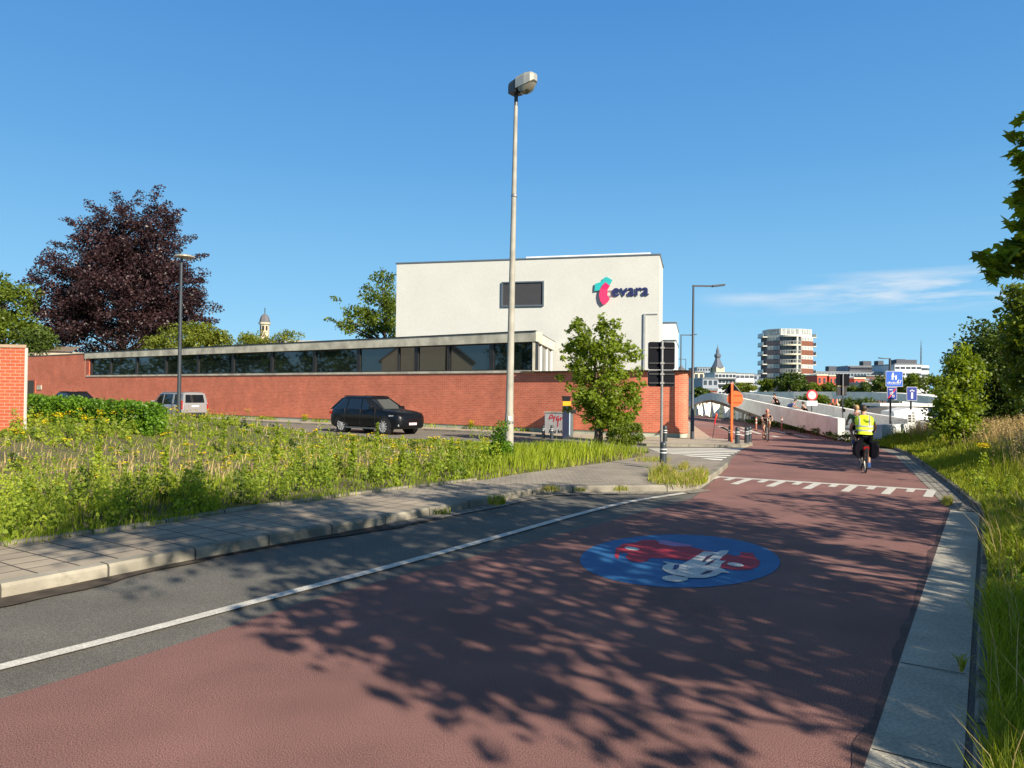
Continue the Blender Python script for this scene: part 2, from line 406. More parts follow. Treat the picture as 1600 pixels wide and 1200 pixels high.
M_BLOCK = brickmat('paving_block', (.36, .31, .245), (.29, .25, .2), (.14, .13, .09), .22, .11, .006, off=.5, stain=.3, uv=False)
M_COBBLE = brickmat('gutter_block', (.34, .31, .26), (.25, .23, .20), (.07, .07, .05), .2, .14, .012, off=.5, stain=.4)
M_SOIL = mat('soil', (0.10, 0.085, 0.045), 0.95, var=.4, scale=1.5, bump=1, bscale=15)
M_GROUND = mat('far_ground', (0.13, 0.14, 0.07), 0.95, var=.3, scale=.05)
M_BRICK = brickmat('red_brick', (.66, .175, .095), (.54, .130, .070), (.58, .29, .19), .28, .092, .011, stain=.22, bump=.5)
M_BRICK2 = brickmat('orange_brick', (.50, .105, .042), (.41, .08, .034), (.45, .26, .17), .25, .088, .010, stain=.15, blotch=((.60, .33, .22), .7, .60, .4))
M_WHITE = mat('white_render', (0.53, 0.54, 0.505), 0.85, var=.045, scale=.5, speck=(12, .95, 1.03))
M_CONCF = mat('weathered_concrete', (0.46, 0.44, 0.35), 0.85, var=.35, scale=1.3, bump=.3, bscale=20)
M_PLINTH = mat('plinth_concrete', (0.40, 0.43, 0.35), 0.85, var=.15, scale=2)
M_GLASS = mat('window_glass', (0.008, 0.013, 0.011), 0.03, var=.3, scale=.3, spec=1.0, ior=1.5)
M_FRAME = mat('dark_frame', (0.018, 0.019, 0.02), 0.45, var=.2)
M_ALU = mat('grey_metal', (0.22, 0.24, 0.25), 0.4, 0.7, var=.1)
M_BLIND = mat('dark_blind', (0.035, 0.036, 0.042), 0.7, var=.1)
M_STEEL = mat('galvanised_steel', (0.30, 0.30, 0.29), 0.45, 0.6, var=.12, scale=8)
M_CPOLE = mat('pale_pole', (0.33, 0.315, 0.265), 0.7, var=.2, scale=3, bump=.2)
M_DPOLE = mat('dark_grey_pole', (0.05, 0.06, 0.07), 0.45, 0.3, var=.1)
M_BLACK = mat('black_plastic', (0.012, 0.013, 0.017), 0.5, var=.2)
M_SIGNBK = mat('black_sign_back', (0.005, 0.006, 0.010), 0.7, var=.2, spec=.1)
M_ORANGE = mat('orange_paint', (0.85, 0.13, 0.02), 0.5, var=.05)
M_BLUE = mat('blue_sign', (0.012, 0.10, 0.50), 0.4, var=.04)
M_DBLUE = mat('dark_blue_sign', (0.010, 0.035, 0.26), 0.4, var=.04)
M_SWHITE = mat('white_sign', (0.72, 0.72, 0.70), 0.5, var=.04)
M_SRED = mat('red_sign', (0.55, 0.015, 0.03), 0.4, var=.05)
M_TYRE = mat('tyre_rubber', (0.015, 0.015, 0.016), 0.85, var=.2)
M_CARBLK = mat('black_car_paint', (0.004, 0.005, 0.007), 0.35, var=.05, coat=.2, spec=.25)
M_CARSIL = mat('silver_car_paint', (0.34, 0.35, 0.36), 0.35, .4, var=.03, coat=.8)
M_CARGLS = mat('car_glass', (0.010, 0.011, 0.013), 0.03, var=.1, spec=.8)
M_RIM = mat('alloy_rim', (0.55, 0.55, 0.55), 0.4, .3, var=.05)
M_LENS = mat('headlight_glass', (0.55, 0.58, 0.62), 0.1, .4, var=.05, coat=1)
M_TAIL = mat('tail_light', (0.35, 0.01, 0.01), 0.2, var=.05, coat=1)
M_BARK = mat('bark', (0.10, 0.075, 0.05), 0.9, var=.35, scale=6, bump=.8, bscale=25)
M_SKIN = mat('skin', (0.46, 0.25, 0.17), 0.55, var=.05)
M_HAIR = mat('dark_hair', (0.035, 0.022, 0.014), 0.6, var=.2)
M_BLOND = mat('blond_hair', (0.40, 0.26, 0.12), 0.6, var=.15)
M_VEST = mat('yellow_vest', (0.72, 0.90, 0.01), 0.6, var=.06, scale=9)
M_VSTR = mat('reflective_stripe', (0.32, 0.34, 0.34), 0.4, var=.1)
M_CBLK = mat('black_cloth', (0.006, 0.006, 0.010), 0.95, var=.2, spec=.1)
M_CBLU = mat('blue_cloth', (0.06, 0.11, 0.28), 0.9, var=.2)
M_CWHT = mat('white_cloth', (0.6, 0.6, 0.6), 0.9, var=.1)
M_CGRN = mat('green_cloth', (0.10, 0.22, 0.07), 0.9, var=.3, scale=20)
M_SHOE = mat('blue_shoe', (0.02, 0.10, 0.35), 0.6, var=.2)
M_BRIDGE = mat('white_bridge_concrete', (0.82, 0.81, 0.74), 0.8, var=.10, scale=.8, speck=(3, .92, 1.05))
M_DECK = mat('bridge_deck', (0.35, 0.34, 0.32), 0.85, var=.1)
L_MAPLE = leafmat('maple_leaves', (0.08, 0.13, 0.012), (0.32, 0.42, 0.05), .5)
L_DARK = leafmat('dark_leaves', (0.022, 0.050, 0.010), (0.13, 0.19, 0.028), .35)
L_MID = leafmat('mid_green_leaves', (0.055, 0.095, 0.012), (0.22, 0.29, 0.035), .45)
L_YEL = leafmat('yellow_green_leaves', (0.10, 0.14, 0.015), (0.26, 0.29, 0.04), .4)
L_BEECH = leafmat('copper_beech_leaves', (0.012, 0.007, 0.009), (0.072, 0.036, 0.038), .12, .4)
L_HEDGE = leafmat('hedge_leaves', (0.05, 0.13, 0.012), (0.22, 0.40, 0.035), .45, .38)
L_GRASS = leafmat('grass_green', (0.10, 0.17, 0.012), (0.42, 0.50, 0.04), .5, .6)
L_GRASSB = leafmat('bank_grass_green', (0.11, 0.17, 0.012), (0.44, 0.48, 0.05), .5, .6)
L_WEED = leafmat('weed_leaves', (0.09, 0.17, 0.018), (0.45, 0.53, 0.06), .5, .6)
L_DRY = leafmat('dry_grass', (0.30, 0.22, 0.09), (0.62, 0.48, 0.23), .35, .8)
L_FLY = leafmat('yellow_petals', (0.55, 0.40, 0.01), (0.85, 0.70, 0.02), .3, .6)
L_FLW = leafmat('white_petals', (0.40, 0.42, 0.32), (0.70, 0.70, 0.55), .3, .6)
#PART2
# ------------------------------------------------------------------ ground, roads, pavements
def G(*pl, z=0.0): return [gp(a, b, z) for a, b in pl]
flat('ground', [(-1500, -400), (1500, -400), (1500, 2500), (-1500, 2500)], -.03, M_GROUND)
KERB = G((0, 935), (107, 914), (264, 882), (390, 858), (600, 820), (700, 800), (762, 789), (800, 780), (850, 771.5), (920, 769), (1000, 768.5), (1068, 768), (1092, 764), (1110, 752), (1124, 742), (1137, 730))
d0 = (KERB[0] - KERB[2]).normalized(); KERB = [KERB[0] + d0 * 20, KERB[0] + d0 * 6] + KERB
REDL = G((0, 1092), (235, 1020), (470, 943), (650, 892), (850, 842), (960, 812), (1082, 779), (1100, 764), (1116, 750), (1137, 730))
d1 = (REDL[0] - REDL[2]).normalized(); REDL = [REDL[0] + d1 * 10] + REDL
REDBACK = G((1143, 716), (1165, 699), (1176, 696), (1165, 691.5), (1121, 688.5), (1110, 686), (1084, 667), (1070, 655), (1055, 648), (1100, 650.5), (1180, 661), (1250, 673), (1320, 687), (1345, 692), (1375, 701))
REDR = G((1375, 701), (1397, 711), (1425, 738), (1452, 764), (1470, 785), (1485, 797), (1450, 900), (1405, 1035), (1360, 1170), (1325, 1270))
d2 = (REDR[-1] - REDR[-3]).normalized(); REDR = REDR + [REDR[-1] + d2 * 12]
# the wall line of the brick building
KN = Vector((5.4, 33.9, 0)); WD = Vector((-22.77, 16.0, 0)).normalized(); WN = Vector((WD.y, -WD.x, 0)) * -1
if WN.y > 0: WN = -WN
def wl(t, off=0.0): return KN + WD * t + WN * off
flat('asphalt_base', [(-30, -25), (14, -25), (14, 9), (14, 26), (12, 60), (-4, 60), (-4, 12), (-30, 12)], -.012, M_ASPH)
st_edge = [wl(80, 9.0), wl(30, 8.9), wl(8, 8.9), gp(1016, 711), gp(1070, 718), gp(1112, 725), gp(1137, 730)]
flat('side_street', [tuple(p) for p in [wl(80, 1.7), wl(4, 1.7), gp(1010, 697), gp(1165, 699), gp(1143, 716), gp(1137, 730), gp(1112, 725), gp(1070, 718), gp(1016, 711), wl(4, 8.9), wl(30, 8.9), wl(80, 9.0)]], -.004, M_STREET)
flat('red_road', [tuple(p) for p in REDL + REDBACK + REDR[1:]], 0.0, M_RED)
# grey lane seam: the darker strip of dirt in front of the kerb
dirt = MB(); kk = resample(KERB[1:8], .25); rr = random.Random(3)
for a, b, wa, wb in zip(kk[:-1], kk[1:], [0] + [rr.uniform(.12, .34) for _ in kk], [rr.uniform(.12, .34) for _ in kk]): pass
ww = [max(.03, .20 + .12 * math.sin(i * .33) + rr.uniform(-.05, .05)) * min(1, i / 18) for i in range(len(kk))]
oo = [k + (o - k).normalized() * w for k, o, w in zip(kk, offset_pl(kk, -1), ww)]
for i in range(len(kk) - 1): dirt.face([kk[i] + Vector((0, 0, .004)), oo[i] + Vector((0, 0, .004)), oo[i + 1] + Vector((0, 0, .004)), kk[i + 1] + Vector((0, 0, .004))])
o = dirt.build('gutter_dirt', mat('gutter_dirt', (.055, .042, .03), .95, var=.5, scale=6, bump=1, bscale=30), recalc=False); o['kind'] = 'structure'
# pale gutter strip beside the far part of the kerb and at far left
o = sweep(resample(KERB[6:-3], .4), [(-.30, .003), (0.0, .006)]).build('gutter_strip', M_COBBLE); o['kind'] = 'structure'
# kerb and pavement on the left
kp = resample(KERB, .5)
o = sweep(kp, [(0, -.05), (0.0, .10), (.02, .13), (.16, .135)]).build('kerb', M_KERB); o['kind'] = 'structure'
BACK = G((0, 853), (195, 827), (349, 801), (551, 773), (640, 762), (745, 750), z=.13)
BACK = [BACK[0] + (BACK[0] - BACK[1]).normalized() * 20] + BACK
sb = arclen(BACK); KB = offset_pl(KERB, .16)
def pl_at(pl, s):
    L = arclen(pl); s = max(0, min(L[-1] - 1e-6, s))
    for i in range(len(L) - 1):
        if L[i + 1] >= s: return pl[i].lerp(pl[i + 1], (s - L[i]) / max(1e-9, L[i + 1] - L[i]))
# slab pavement between kerb back and garden edging, uv along it
mb = MB(); LK = arclen(KB[:8])[-1]; n = 60
ka = [pl_at(KB[:9], LK * i / n) for i in range(n + 1)]; s = arclen(ka); ba = []
fine = resample(BACK, .04)
for i, p in enumerate(ka):
    t = (ka[min(i + 1, n)] - ka[max(i - 1, 0)]); t.z = 0; t.normalize()
    ba.append(min(fine, key=lambda q_: abs((q_ - p).xy.dot(t.xy)) + .02 * (q_ - p).xy.length).copy())
for i in range(n):
    q = [ka[i].copy(), ka[i + 1].copy(), ba[i + 1].copy(), ba[i].copy()]
    for p in q: p.z = .13
    w0 = (q[3] - q[0]).length; w1 = (q[2] - q[1]).length
    mb.face(q, [(s[i], 0), (s[i + 1], 0), (s[i + 1], w1), (s[i], w0)])
o = mb.build('pavement', M_SLAB); o['kind'] = 'structure'
if o.data.polygons[0].normal.z < 0: o.data.flip_normals()
VEG = G((745, 750), (762, 749), (800, 742), (870, 732), (950, 722), (1003, 713), (1014, 707), z=.13)
KBc = [p.copy() for p in KB[7:]]
pv = [Vector((p.x, p.y, 0)) for p in KBc] + [gp(1112, 725, .0), gp(1070, 718, .0), gp(1016, 711, 0.0)] + [Vector((p.x, p.y, 0)) for p in reversed(VEG)] + [ba[-1].copy()]
flat('corner_pavement', [tuple(p) for p in pv], .128, M_BLOCK)
o = sweep(resample(BACK[1:], .5), [(-.02, .12), (-.02, .17), (.05, .175), (.05, .0)]).build('garden_edging', M_KERB); o['kind'] = 'structure'
o = sweep(resample([BACK[0], BACK[1]], .5), [(-.02, .12), (-.02, .17), (.05, .175), (.05, .0)]).build('garden_edging', M_KERB); o['kind'] = 'structure'
# dropped edge of the corner towards the side street
o = sweep(resample([gp(1137, 730), gp(1112, 725), gp(1070, 718), gp(1016, 711), wl(6, 8.9), wl(60, 8.95)], .5), [(0, -.02), (.0, .11), (.12, .125)]).build('street_kerb', M_KERB); o['kind'] = 'structure'
# pavement along the building, with its kerb
bp_ = [wl(80, 1.7), wl(4, 1.7), gp(1010, 697), gp(1165, 699), gp(1176, 696)]
o = sweep(resample(bp_, .5), [(0, -.02), (.0, .09), (.12, .10)]).build('street_kerb', M_KERB); o['kind'] = 'structure'
M_PAV2 = mat('pale_paving', (0.40, 0.35, 0.27), .9, var=.15, scale=1.5, speck=(9, .85, 1.1))
flat('building_pavement', [tuple(p) for p in [wl(80, 1.62), wl(4, 1.62), gp(1010, 696.4), gp(1165, 698.4), gp(1176, 696), gp(1165, 691.5), gp(1121, 688.5), gp(1110, 686), gp(1084, 667), gp(1070, 655), (4, 60), (-2, 42), wl(80, -1)]], .096, M_PAV2)
# zebra crossing
Ra, Rb, La, Lb = gp(1126, 720), gp(1164, 699.8), gp(1050, 715), gp(1012, 700.5)
mb = MB(); ns = 7
for i in range(ns):
    t0 = i / ns + .02; t1 = t0 + .52 / ns
    q = [La.lerp(Lb, min(1, t0 ** .8)), Ra.lerp(Rb, t0), Ra.lerp(Rb, t1), La.lerp(Lb, min(1, t1 ** .8))]
    mb.face([(p.x, p.y, .004) for p in q])
o = mb.build('zebra_crossing', mat('fresh_paint', (.8, .78, .7), .7, var=.08, scale=5)); o['kind'] = 'structure'
# white line between grey lane and red lane
wlp = smooth_pl(G((-300, 1118), (0, 1043), (230, 985), (440, 929), (600, 888), (760, 844), (900, 804), (985, 783), (1070, 770.5)), 2)
o = sweep(resample(wlp, .4), [(-.065, .005), (.065, .005)]).build('road_line', M_PAINT); o['kind'] = 'structure'
# toothed line across the road
A, B = gp(1120, 745), gp(1459, 766); ab = (B - A); L = ab.length; u = ab / L; vp = gp(1534, 640) - gp(1330, 900); vp.z = 0; vp.normalize()
mb = MB()
def strip(mb, p, q, w, z=.005):
    t = (q - p).normalized(); nn = Vector((-t.y, t.x, 0)) * w / 2
    mb.face([(a.x, a.y, z) for a in (p - nn, q - nn, q + nn, p + nn)])
strip(mb, A, B, .22)
tp = [0.012, .096, .178, .264, .354, .447, .536, .63, .716, .81, .875, .94, .99]
for i in range(13):
    t = (i / 12) ** 1.0 * .985 + .008; p = A + ab * t - vp * .10
    ln = 1.25 if i % 2 == 0 else .55
    strip(mb, p, p - vp * ln, .15 if i % 2 else .17, .0055)
o = mb.build('road_teeth', M_PAINT); o['kind'] = 'structure'
mb = MB()
for pl, w in ((((1125, 666), (1136, 672), (1166, 682)), .25), (((1127, 667), (1142, 674), (1136, 674)), .3), (((1158, 668), (1190, 679)), .22), (((1198, 671), (1232, 677), (1264, 683.5)), .22), (((1222, 676), (1238, 679), (1228, 676)), .3), (((1206, 681), (1216, 683)), .3), (((1152, 671), (1166, 675)), .2), (((1304, 704.5), (1310, 705)), .3), (((1316, 705.5), (1322, 706)), .3)):
    q = G(*pl)
    for a, b in zip(q[:-1], q[1:]): strip(mb, a, b, w)
o = mb.build('path_arrows', M_PAINT); o['kind'] = 'structure'
# dark fine crack lines / tar seams
# gutter on the right, kerb stones, block strip
GI = [p for p in REDR[5:]]                                  # from the far end towards us
o = sweep(resample(GI, .4), [(0, .002), (.44, -.006), (.445, -.05), (.50, -.05)]).build('gutter', M_CONC)
o['kind'] = 'structure'
def right_of(pl, d): return offset_pl(pl, d)
t_ = (GI[1] - GI[0]).normalized(); side = 1 if Vector((-t_.y, t_.x, 0)).x > 0 else -1
if side < 0:
    bpy.data.objects.remove(o); o = sweep(resample(GI, .4), [(0, .002), (-.44, -.006), (-.445, -.05), (-.50, -.05)]).build('gutter', M_CONC); o['kind'] = 'structure'
for f in o.data.polygons:
    pass
sg = side
gl = MB(); seg_ = resample(GI, 1.9)
for i in range(1, len(seg_) - 1):
    a = seg_[i]; n_ = offset_pl([a, seg_[i + 1]], sg)[0] - a; strip(gl, a + n_ * .01, a + n_ * .42, .012, .0045)
o = gl.build('gutter_joints', mat('joint_dark', (.02, .02, .018), .9, var=.3)); o['kind'] = 'structure'
o = sweep(resample(GI, .5), [(.475 * sg, -.05), (.485 * sg, .04), (.50 * sg, .055), (.62 * sg, .055), (.64 * sg, -.02)]).build('kerb_right', M_KERBR); o['kind'] = 'structure'
BS = REDR[:6]; n0 = offset_pl(BS, sg * .5)
o = sweep(resample(BS, .3), [(0, .003), (.50 * sg, -.005)]).build('block_strip', M_COBBLE); o['kind'] = 'structure'
o = sweep(resample([BS[0], BS[1], BS[2], BS[3], BS[4], BS[5]], .4), [(.50 * sg, -.02), (.50 * sg, .07), (.62 * sg, .075), (.64 * sg, -.02)]).build('kerb_right', M_KERBR); o['kind'] = 'structure'
st_ = MB(); rs_ = random.Random(9); e_ = resample([q_ for q_ in REDR[5:]], .22); e2 = offset_pl(e_, -sg)
ws = []
for i, p in enumerate(e_):
    y_ = p.y; w_ = .05 + .02 * math.sin(i * .7) + rs_.uniform(-.02, .03) ; ws.append(max(.04, w_))
for i in range(len(e_) - 1):
    a, b = e_[i], e_[i + 1]; c, d = b + (e2[i + 1] - b) * ws[i + 1], a + (e2[i] - a) * ws[i]; st_.face([(q_.x, q_.y, .0035) for q_ in (a, b, c, d)])
o = st_.build('road_stain', mat('stained_red_asphalt', (.105, .055, .047), .8, var=.35, scale=1.5, bump=.7, bscale=210, speck=(150, .5, 1.6)), recalc=False); o['kind'] = 'structure'
if o.data.polygons[0].normal.z < 0: o.data.flip_normals()
o = flat('drain_grate', [tuple(gp(*p)) for p in ((1486, 796), (1500, 796), (1504, 786), (1474, 786))], .008, M_BLACK)

# ------------------------------------------------------------------ round road emblem (seen upside down from here)
em = empty('road_emblem', gp(1062, 877, .005), 0, 'round blue street painting of a red car and white cyclist on the red road', 'road painting')
def paintm(name, col): return mat(name, col, .75, var=.12, scale=3, speck=(70, .72, 1.15))
def emb(name, pix, z, m):
    o0 = em.location; mb = MB(); P = [gp(x, y, 0) for x, y in pix]
    mb.face([(p.x - o0.x, p.y - o0.y, z - o0.z) for p in P]); o = mb.build(name, m, em, recalc=False)
    if o.data.polygons[0].normal.z < 0: o.data.flip_normals()
    return o
def ez(x, y): return (890 + x / 4.571, 820 + y / 4.571)
cx, cy, rx, ry = 1062.5, 877.0, 156.5, 41.5
emb('disc', [(cx + rx * math.cos(t * math.pi / 36) + 0 * t, cy + ry * math.sin(t * math.pi / 36) + .012 * rx * math.cos(t * math.pi / 36) + (6 * 0)) for t in range(72)], .004, paintm('emblem_blue', (.022, .15, .36)))
car = [(322, 230), (330, 175), (380, 140), (480, 128), (520, 112), (610, 112), (640, 130), (740, 135), (860, 160), (960, 185), (1060, 205), (1180, 215), (1230, 200), (1310, 205), (1325, 235), (1360, 265), (1350, 300), (1290, 325), (1180, 328), (1090, 312), (1040, 290), (860, 262), (700, 245), (570, 240), (560, 262), (500, 272), (440, 266), (400, 235), (420, 205), (360, 200), (345, 250)]
emb('car_mark', [ez(*p) for p in car], .008, paintm('emblem_red', (.50, .022, .045)))
emb('roof_mark', [ez(*p) for p in ((630, 118), (700, 120), (880, 150), (860, 160), (740, 158), (640, 138))], .009, paintm('emblem_pink', (.45, .22, .42)))
emb('window_mark', [ez(*p) for p in ((1120, 212), (1150, 196), (1215, 200), (1225, 222), (1180, 228))], .010, paintm('emblem_blue', (.022, .15, .36)))
def ell(x, y, a, b, n=20, rot=.12): return [ez(x + a * math.cos(2 * math.pi * i / n), y + b * math.sin(2 * math.pi * i / n) + rot * a * math.cos(2 * math.pi * i / n)) for i in range(n)]
pw = paintm('emblem_white', (.66, .66, .62))
emb('wheel_mark', ell(446, 176, 53, 12), .012, pw); emb('wheel_mark', ell(1185, 291, 60, 14), .012, pw)
emb('rider_head', ell(752, 391, 93, 23, rot=.03), .012, pw)
rider = [(662, 268), (695, 270), (760, 285), (800, 290), (880, 245), (960, 195), (1050, 205), (1085, 188), (1138, 190), (1120, 215), (1085, 240), (1070, 262), (1118, 265), (1085, 285), (1075, 312), (1110, 330), (1145, 350), (1090, 348), (1040, 372), (960, 388), (840, 385), (760, 372), (700, 350), (658, 322), (668, 300), (700, 285)]
emb('rider_mark', [ez(*p) for p in rider], .012, pw)
pd_ = paintm('emblem_dark', (.07, .03, .07))
for q in (((735, 325), (750, 292), (785, 290), (780, 315), (755, 330)), ((940, 275), (975, 235), (1030, 215), (1000, 245), (965, 272)), ((960, 298), (1010, 265), (1050, 250), (1030, 272), (990, 295)), ((930, 362), (980, 336), (1030, 333), (1000, 352), (950, 364))):
    emb('gap_mark', [ez(*p) for p in q], .014, pd_ if q[0][0] > 800 else paintm('emblem_navy', (.01, .05, .2)))

# ------------------------------------------------------------------ brick building with the window strip
bb = empty('brick_building', (KN.x, KN.y, 0), 0, 'long low red brick building with a strip of dark windows under a concrete roof edge', 'building')
def BBp(v): return Vector(v) - Vector((KN.x, KN.y, 0))
ZS = 3.08
CC = Vector((7.95, 32.9, 0))
back = Vector((.22, .975, 0))
arc = [KN + (CC - KN) * t for t in (0, .25, .5, .75, .92)]
arc = smooth_pl([wl(6), KN + WD * .5, KN + (CC - KN) * .12, KN + (CC - KN) * .5, CC - (CC - KN) * .1, CC + back * .45, CC + back * 14], 2)
wall = [wl(52.2)] + resample([wl(52.2), wl(6)], 4)[1:] + arc[1:]
wl_rel = [BBp(p) for p in wall]
o = sweep(wl_rel[::-1], [(0, .28), (0, ZS - .02)]).build('wall', M_BRICK, bb)
sweep(wl_rel[::-1], [(-.03, -.05), (-.03, .28), (0.02, .30)]).build('plinth', M_PLINTH, bb)
capm = mat('wall_cap', (.10, .09, .075), .7, var=.2)
sweep([BBp(p) for p in arc][::-1], [(-.02, ZS - .03), (-.02, ZS + .04), (.3, ZS + .045)]).build('wall_cap', capm, bb)
TS, TE = wl(9.0), wl(51.0)      # window strip from near the knee to the far left
t_r, t_l = 5.2, 51.4
# sill
sweep([BBp(wl(t_r)), BBp(wl(t_l))], [(-.0, ZS - .04), (.05, ZS - .04)]) if False else None
def wallbox(name, t0, t1, z0, z1, d0, d1, m, par=bb, rel=BBp):
    mb = MB(); a, b = rel(wl(t0, d0)), rel(wl(t1, d0)); c, d = rel(wl(t1, d1)), rel(wl(t0, d1))
    mb.prism([(p.x, p.y, z0) for p in (a, b, c, d)], (0, 0, z1 - z0)); return mb.build(name, m, par)
wallbox('sill', t_r, t_l, ZS - .02, ZS + .10, .06, -.35, M_CONCF)
wallbox('roof_edge', t_r - .1, t_l + .3, 4.62, 5.12, .10, -.5, M_CONCF)
_e = wl(t_r - .12, .14); _k = Vector((.18, .98, 0)).normalized(); _f = BBp(_e); _g = BBp(wl(t_l + .35, .14))
mbq = MB(); mbq.prism([(p.x, p.y, 5.125) for p in (_f, _g, _g + _k * 8, _f + _k * 8)], (0, 0, .045)); mbq.build('roof_sheet', M_FRAME, bb)
ts = [t_r + .15, 8.0, 10.9, 13.3, 14.7, 18.0, 22.0, 26.3, 30.6, 34.9, 39.2, 43.5, 47.6, t_l - .5]
for i in range(len(ts) - 1):
    w = wallbox('window', ts[i] + .06, ts[i + 1] - .06, ZS + .105, 4.615, -.16, -.2, M_GLASS)
for i, t in enumerate(ts):
    wallbox('mullion', t - (.05 if i in (2, 4) else .14), t + (.05 if i in (2, 4) else .14), ZS + .10, 4.62, -.08, -.3, M_FRAME)
wallbox('window_rail', t_r + .1, t_l - .5, ZS + .10, ZS + .16, -.10, -.155, M_FRAME); wallbox('window_rail', t_r + .1, t_l - .5, 4.56, 4.62, -.10, -.155, M_FRAME)
wallbox('end_pier', t_l - .35, t_l + .3, ZS - .02, 4.62, 0.005, -.5, mat('pier_brick', (.42, .11, .06), .85, var=.2))
# right hand end of the strip: concrete edge and glazed side running back to the white block
e0 = wl(t_r - .1, .10); bk = Vector((.18, .98, 0)).normalized()
mb = MB(); a = BBp(e0); b = BBp(e0 + bk * 7.6); nx = Vector((bk.y, -bk.x, 0))
mb.prism([(p.x, p.y, 4.62) for p in (a + nx * .003, b + nx * .003, b - nx * .4, a - nx * .4 + bk * .3)], (0, 0, .5)); mb.build('roof_edge', mat('pale_concrete', (.58, .56, .46), .85, var=.12, scale=1), bb)
mb = MB(); mb.prism([(p.x, p.y, ZS) for p in (a - nx * .15 + bk * .3, b - nx * .15, b - nx * .2, a - nx * .2 + bk * .3)], (0, 0, 1.62)); mb.build('window', M_GLASS, bb)
for s_ in (.25, 2.6, 5.0, 7.0):
    c = a - nx * .12 + bk * s_; MB().box((c.x, c.y, ZS + .8), (.12, .12 if s_ > 1 else .3, 1.62), rz=math.atan2(bk.y, bk.x) - math.pi / 2).build('mullion', M_SWHITE if s_ > 1 else M_CONCF, bb)
# far left wing: taller blank wall with a door opening
wv = [BBp(wl(66.5)), BBp(wl(51.75, .004))]
o = sweep(wv, [(0, -.05), (0, 5.02)]).build('wing_wall', M_BRICK, bb)
wallbox('wall_cap', 51.75, 66.5, 5.02, 5.10, .03, -.4, capm)
wallbox('wing_return', 66.5, 74, 0, 4.4, -1.5, -1.7, mat('pier_brick', (.42, .11, .06)))
dr = wallbox('door', 61.4, 65.4, .05, 2.75, .02, -.3, M_FRAME)
wallbox('door_panel', 61.2, 61.5, .05, 2.75, .06, -.2, mat('pier_brick', (.42, .11, .06)), dr); wallbox('nameplate', 60.0, 60.9, 1.9, 2.3, .06, 0, M_CONCF)
# dark roof body so nothing shows behind
mb = MB(); q = [wl(t_r + .4, -.35), wl(t_l, -.35), wl(t_l, -.35) + _k * 7, wl(t_r + .4, -.35) + _k * 7]
mb.prism([tuple(BBp(p) + Vector((0, 0, .2))) for p in q], (0, 0, 4.9)); mb.build('interior', M_FRAME, bb)
# ------------------------------------------------------------------ white block
WBL, WBR = Vector((-7.45, 46.9, 0)), Vector((8.54, 42.9, 0)); wbd = (WBR - WBL).normalized(); wbn = Vector((wbd.y, -wbd.x, 0)); wbL = (WBR - WBL).length
wb = empty('white_building', WBL, 0, 'tall blank white rendered block with one dark window rising behind the brick wall', 'building')
wang = math.atan2(wbd.y, wbd.x)
def wbx(name, u0, u1, z0, z1, d0, d1, m, par=wb):
    mb = MB(); f = lambda u_, d_: wbd * u_ + wbn * d_
    mb.prism([(p.x, p.y, z0) for p in (f(u0, d0), f(u1, d0), f(u1, d1), f(u0, d1))], (0, 0, z1 - z0)); return mb.build(name, m, par)
wbx('wall', 0, wbL, 0, 10.2, 0, -4.5, M_WHITE)
wbx('roof_trim', -.06, wbL + .06, 10.2, 10.28, .05, -4.6, M_ALU)
wbx('roof_box', 8.2, wbL - .6, 10.285, 10.60, -1.2, -4, mat('roof_panel', (.75, .76, .74), .5, var=.04))
def wu(px):   # u on facade for a pixel column (at eye height)
    d = ray(px, 480); n_ = wbn; t = (WBL.dot(n_)) / (d.x * n_.x + d.y * n_.y); p = Vector((d.x * t, d.y * t, 0)); return (p - WBL).dot(wbd)
def wz(px, py):
    d = ray(px, py); t = (WBL.dot(wbn)) / (d.x * wbn.x + d.y * wbn.y); return CAM_H + d.z * t
u0, u1, z0, z1 = wu(784), wu(850), wz(817, 479), wz(817, 440)
w = wbx('window', u0 + .08, u1 - .08, z0 + .08, z1 - .08, .04, -.1, M_BLIND)
wbx('frame', u0, u1, z1 - .08, z1, .12, .0, M_ALU, w); wbx('frame', u0, u1, z0, z0 + .08, .12, .0, M_ALU, w)
wbx('frame', u0, u0 + .08, z0 + .08, z1 - .08, .12, .0, M_ALU, w); wbx('frame', u1 - .08, u1, z0 + .08, z1 - .08, .12, .0, M_ALU, w)
mb = MB(); p = wbd * wu(775) - wbn * 2; mb.sphere((p.x, p.y, 10.3), .5, 12, 8, (1, 1, .55)); mb.build('skylight', mat('skylight_dome', (.7, .8, .8), .2, var=.03), wb, smooth=True)
wbx('shadow_strip', wu(1006), wu(1009), ZS, wz(1008, 490), .10, .0, mat('shadow_grey', (.33, .35, .36), .6)); wbx('shadow_strip_top', wu(1009), wu(1028), wz(1008, 491.5), wz(1008, 490), .06, .0, MATS['shadow_grey'])  # cast shadow of a pole and arm, put in as thin grey boxes
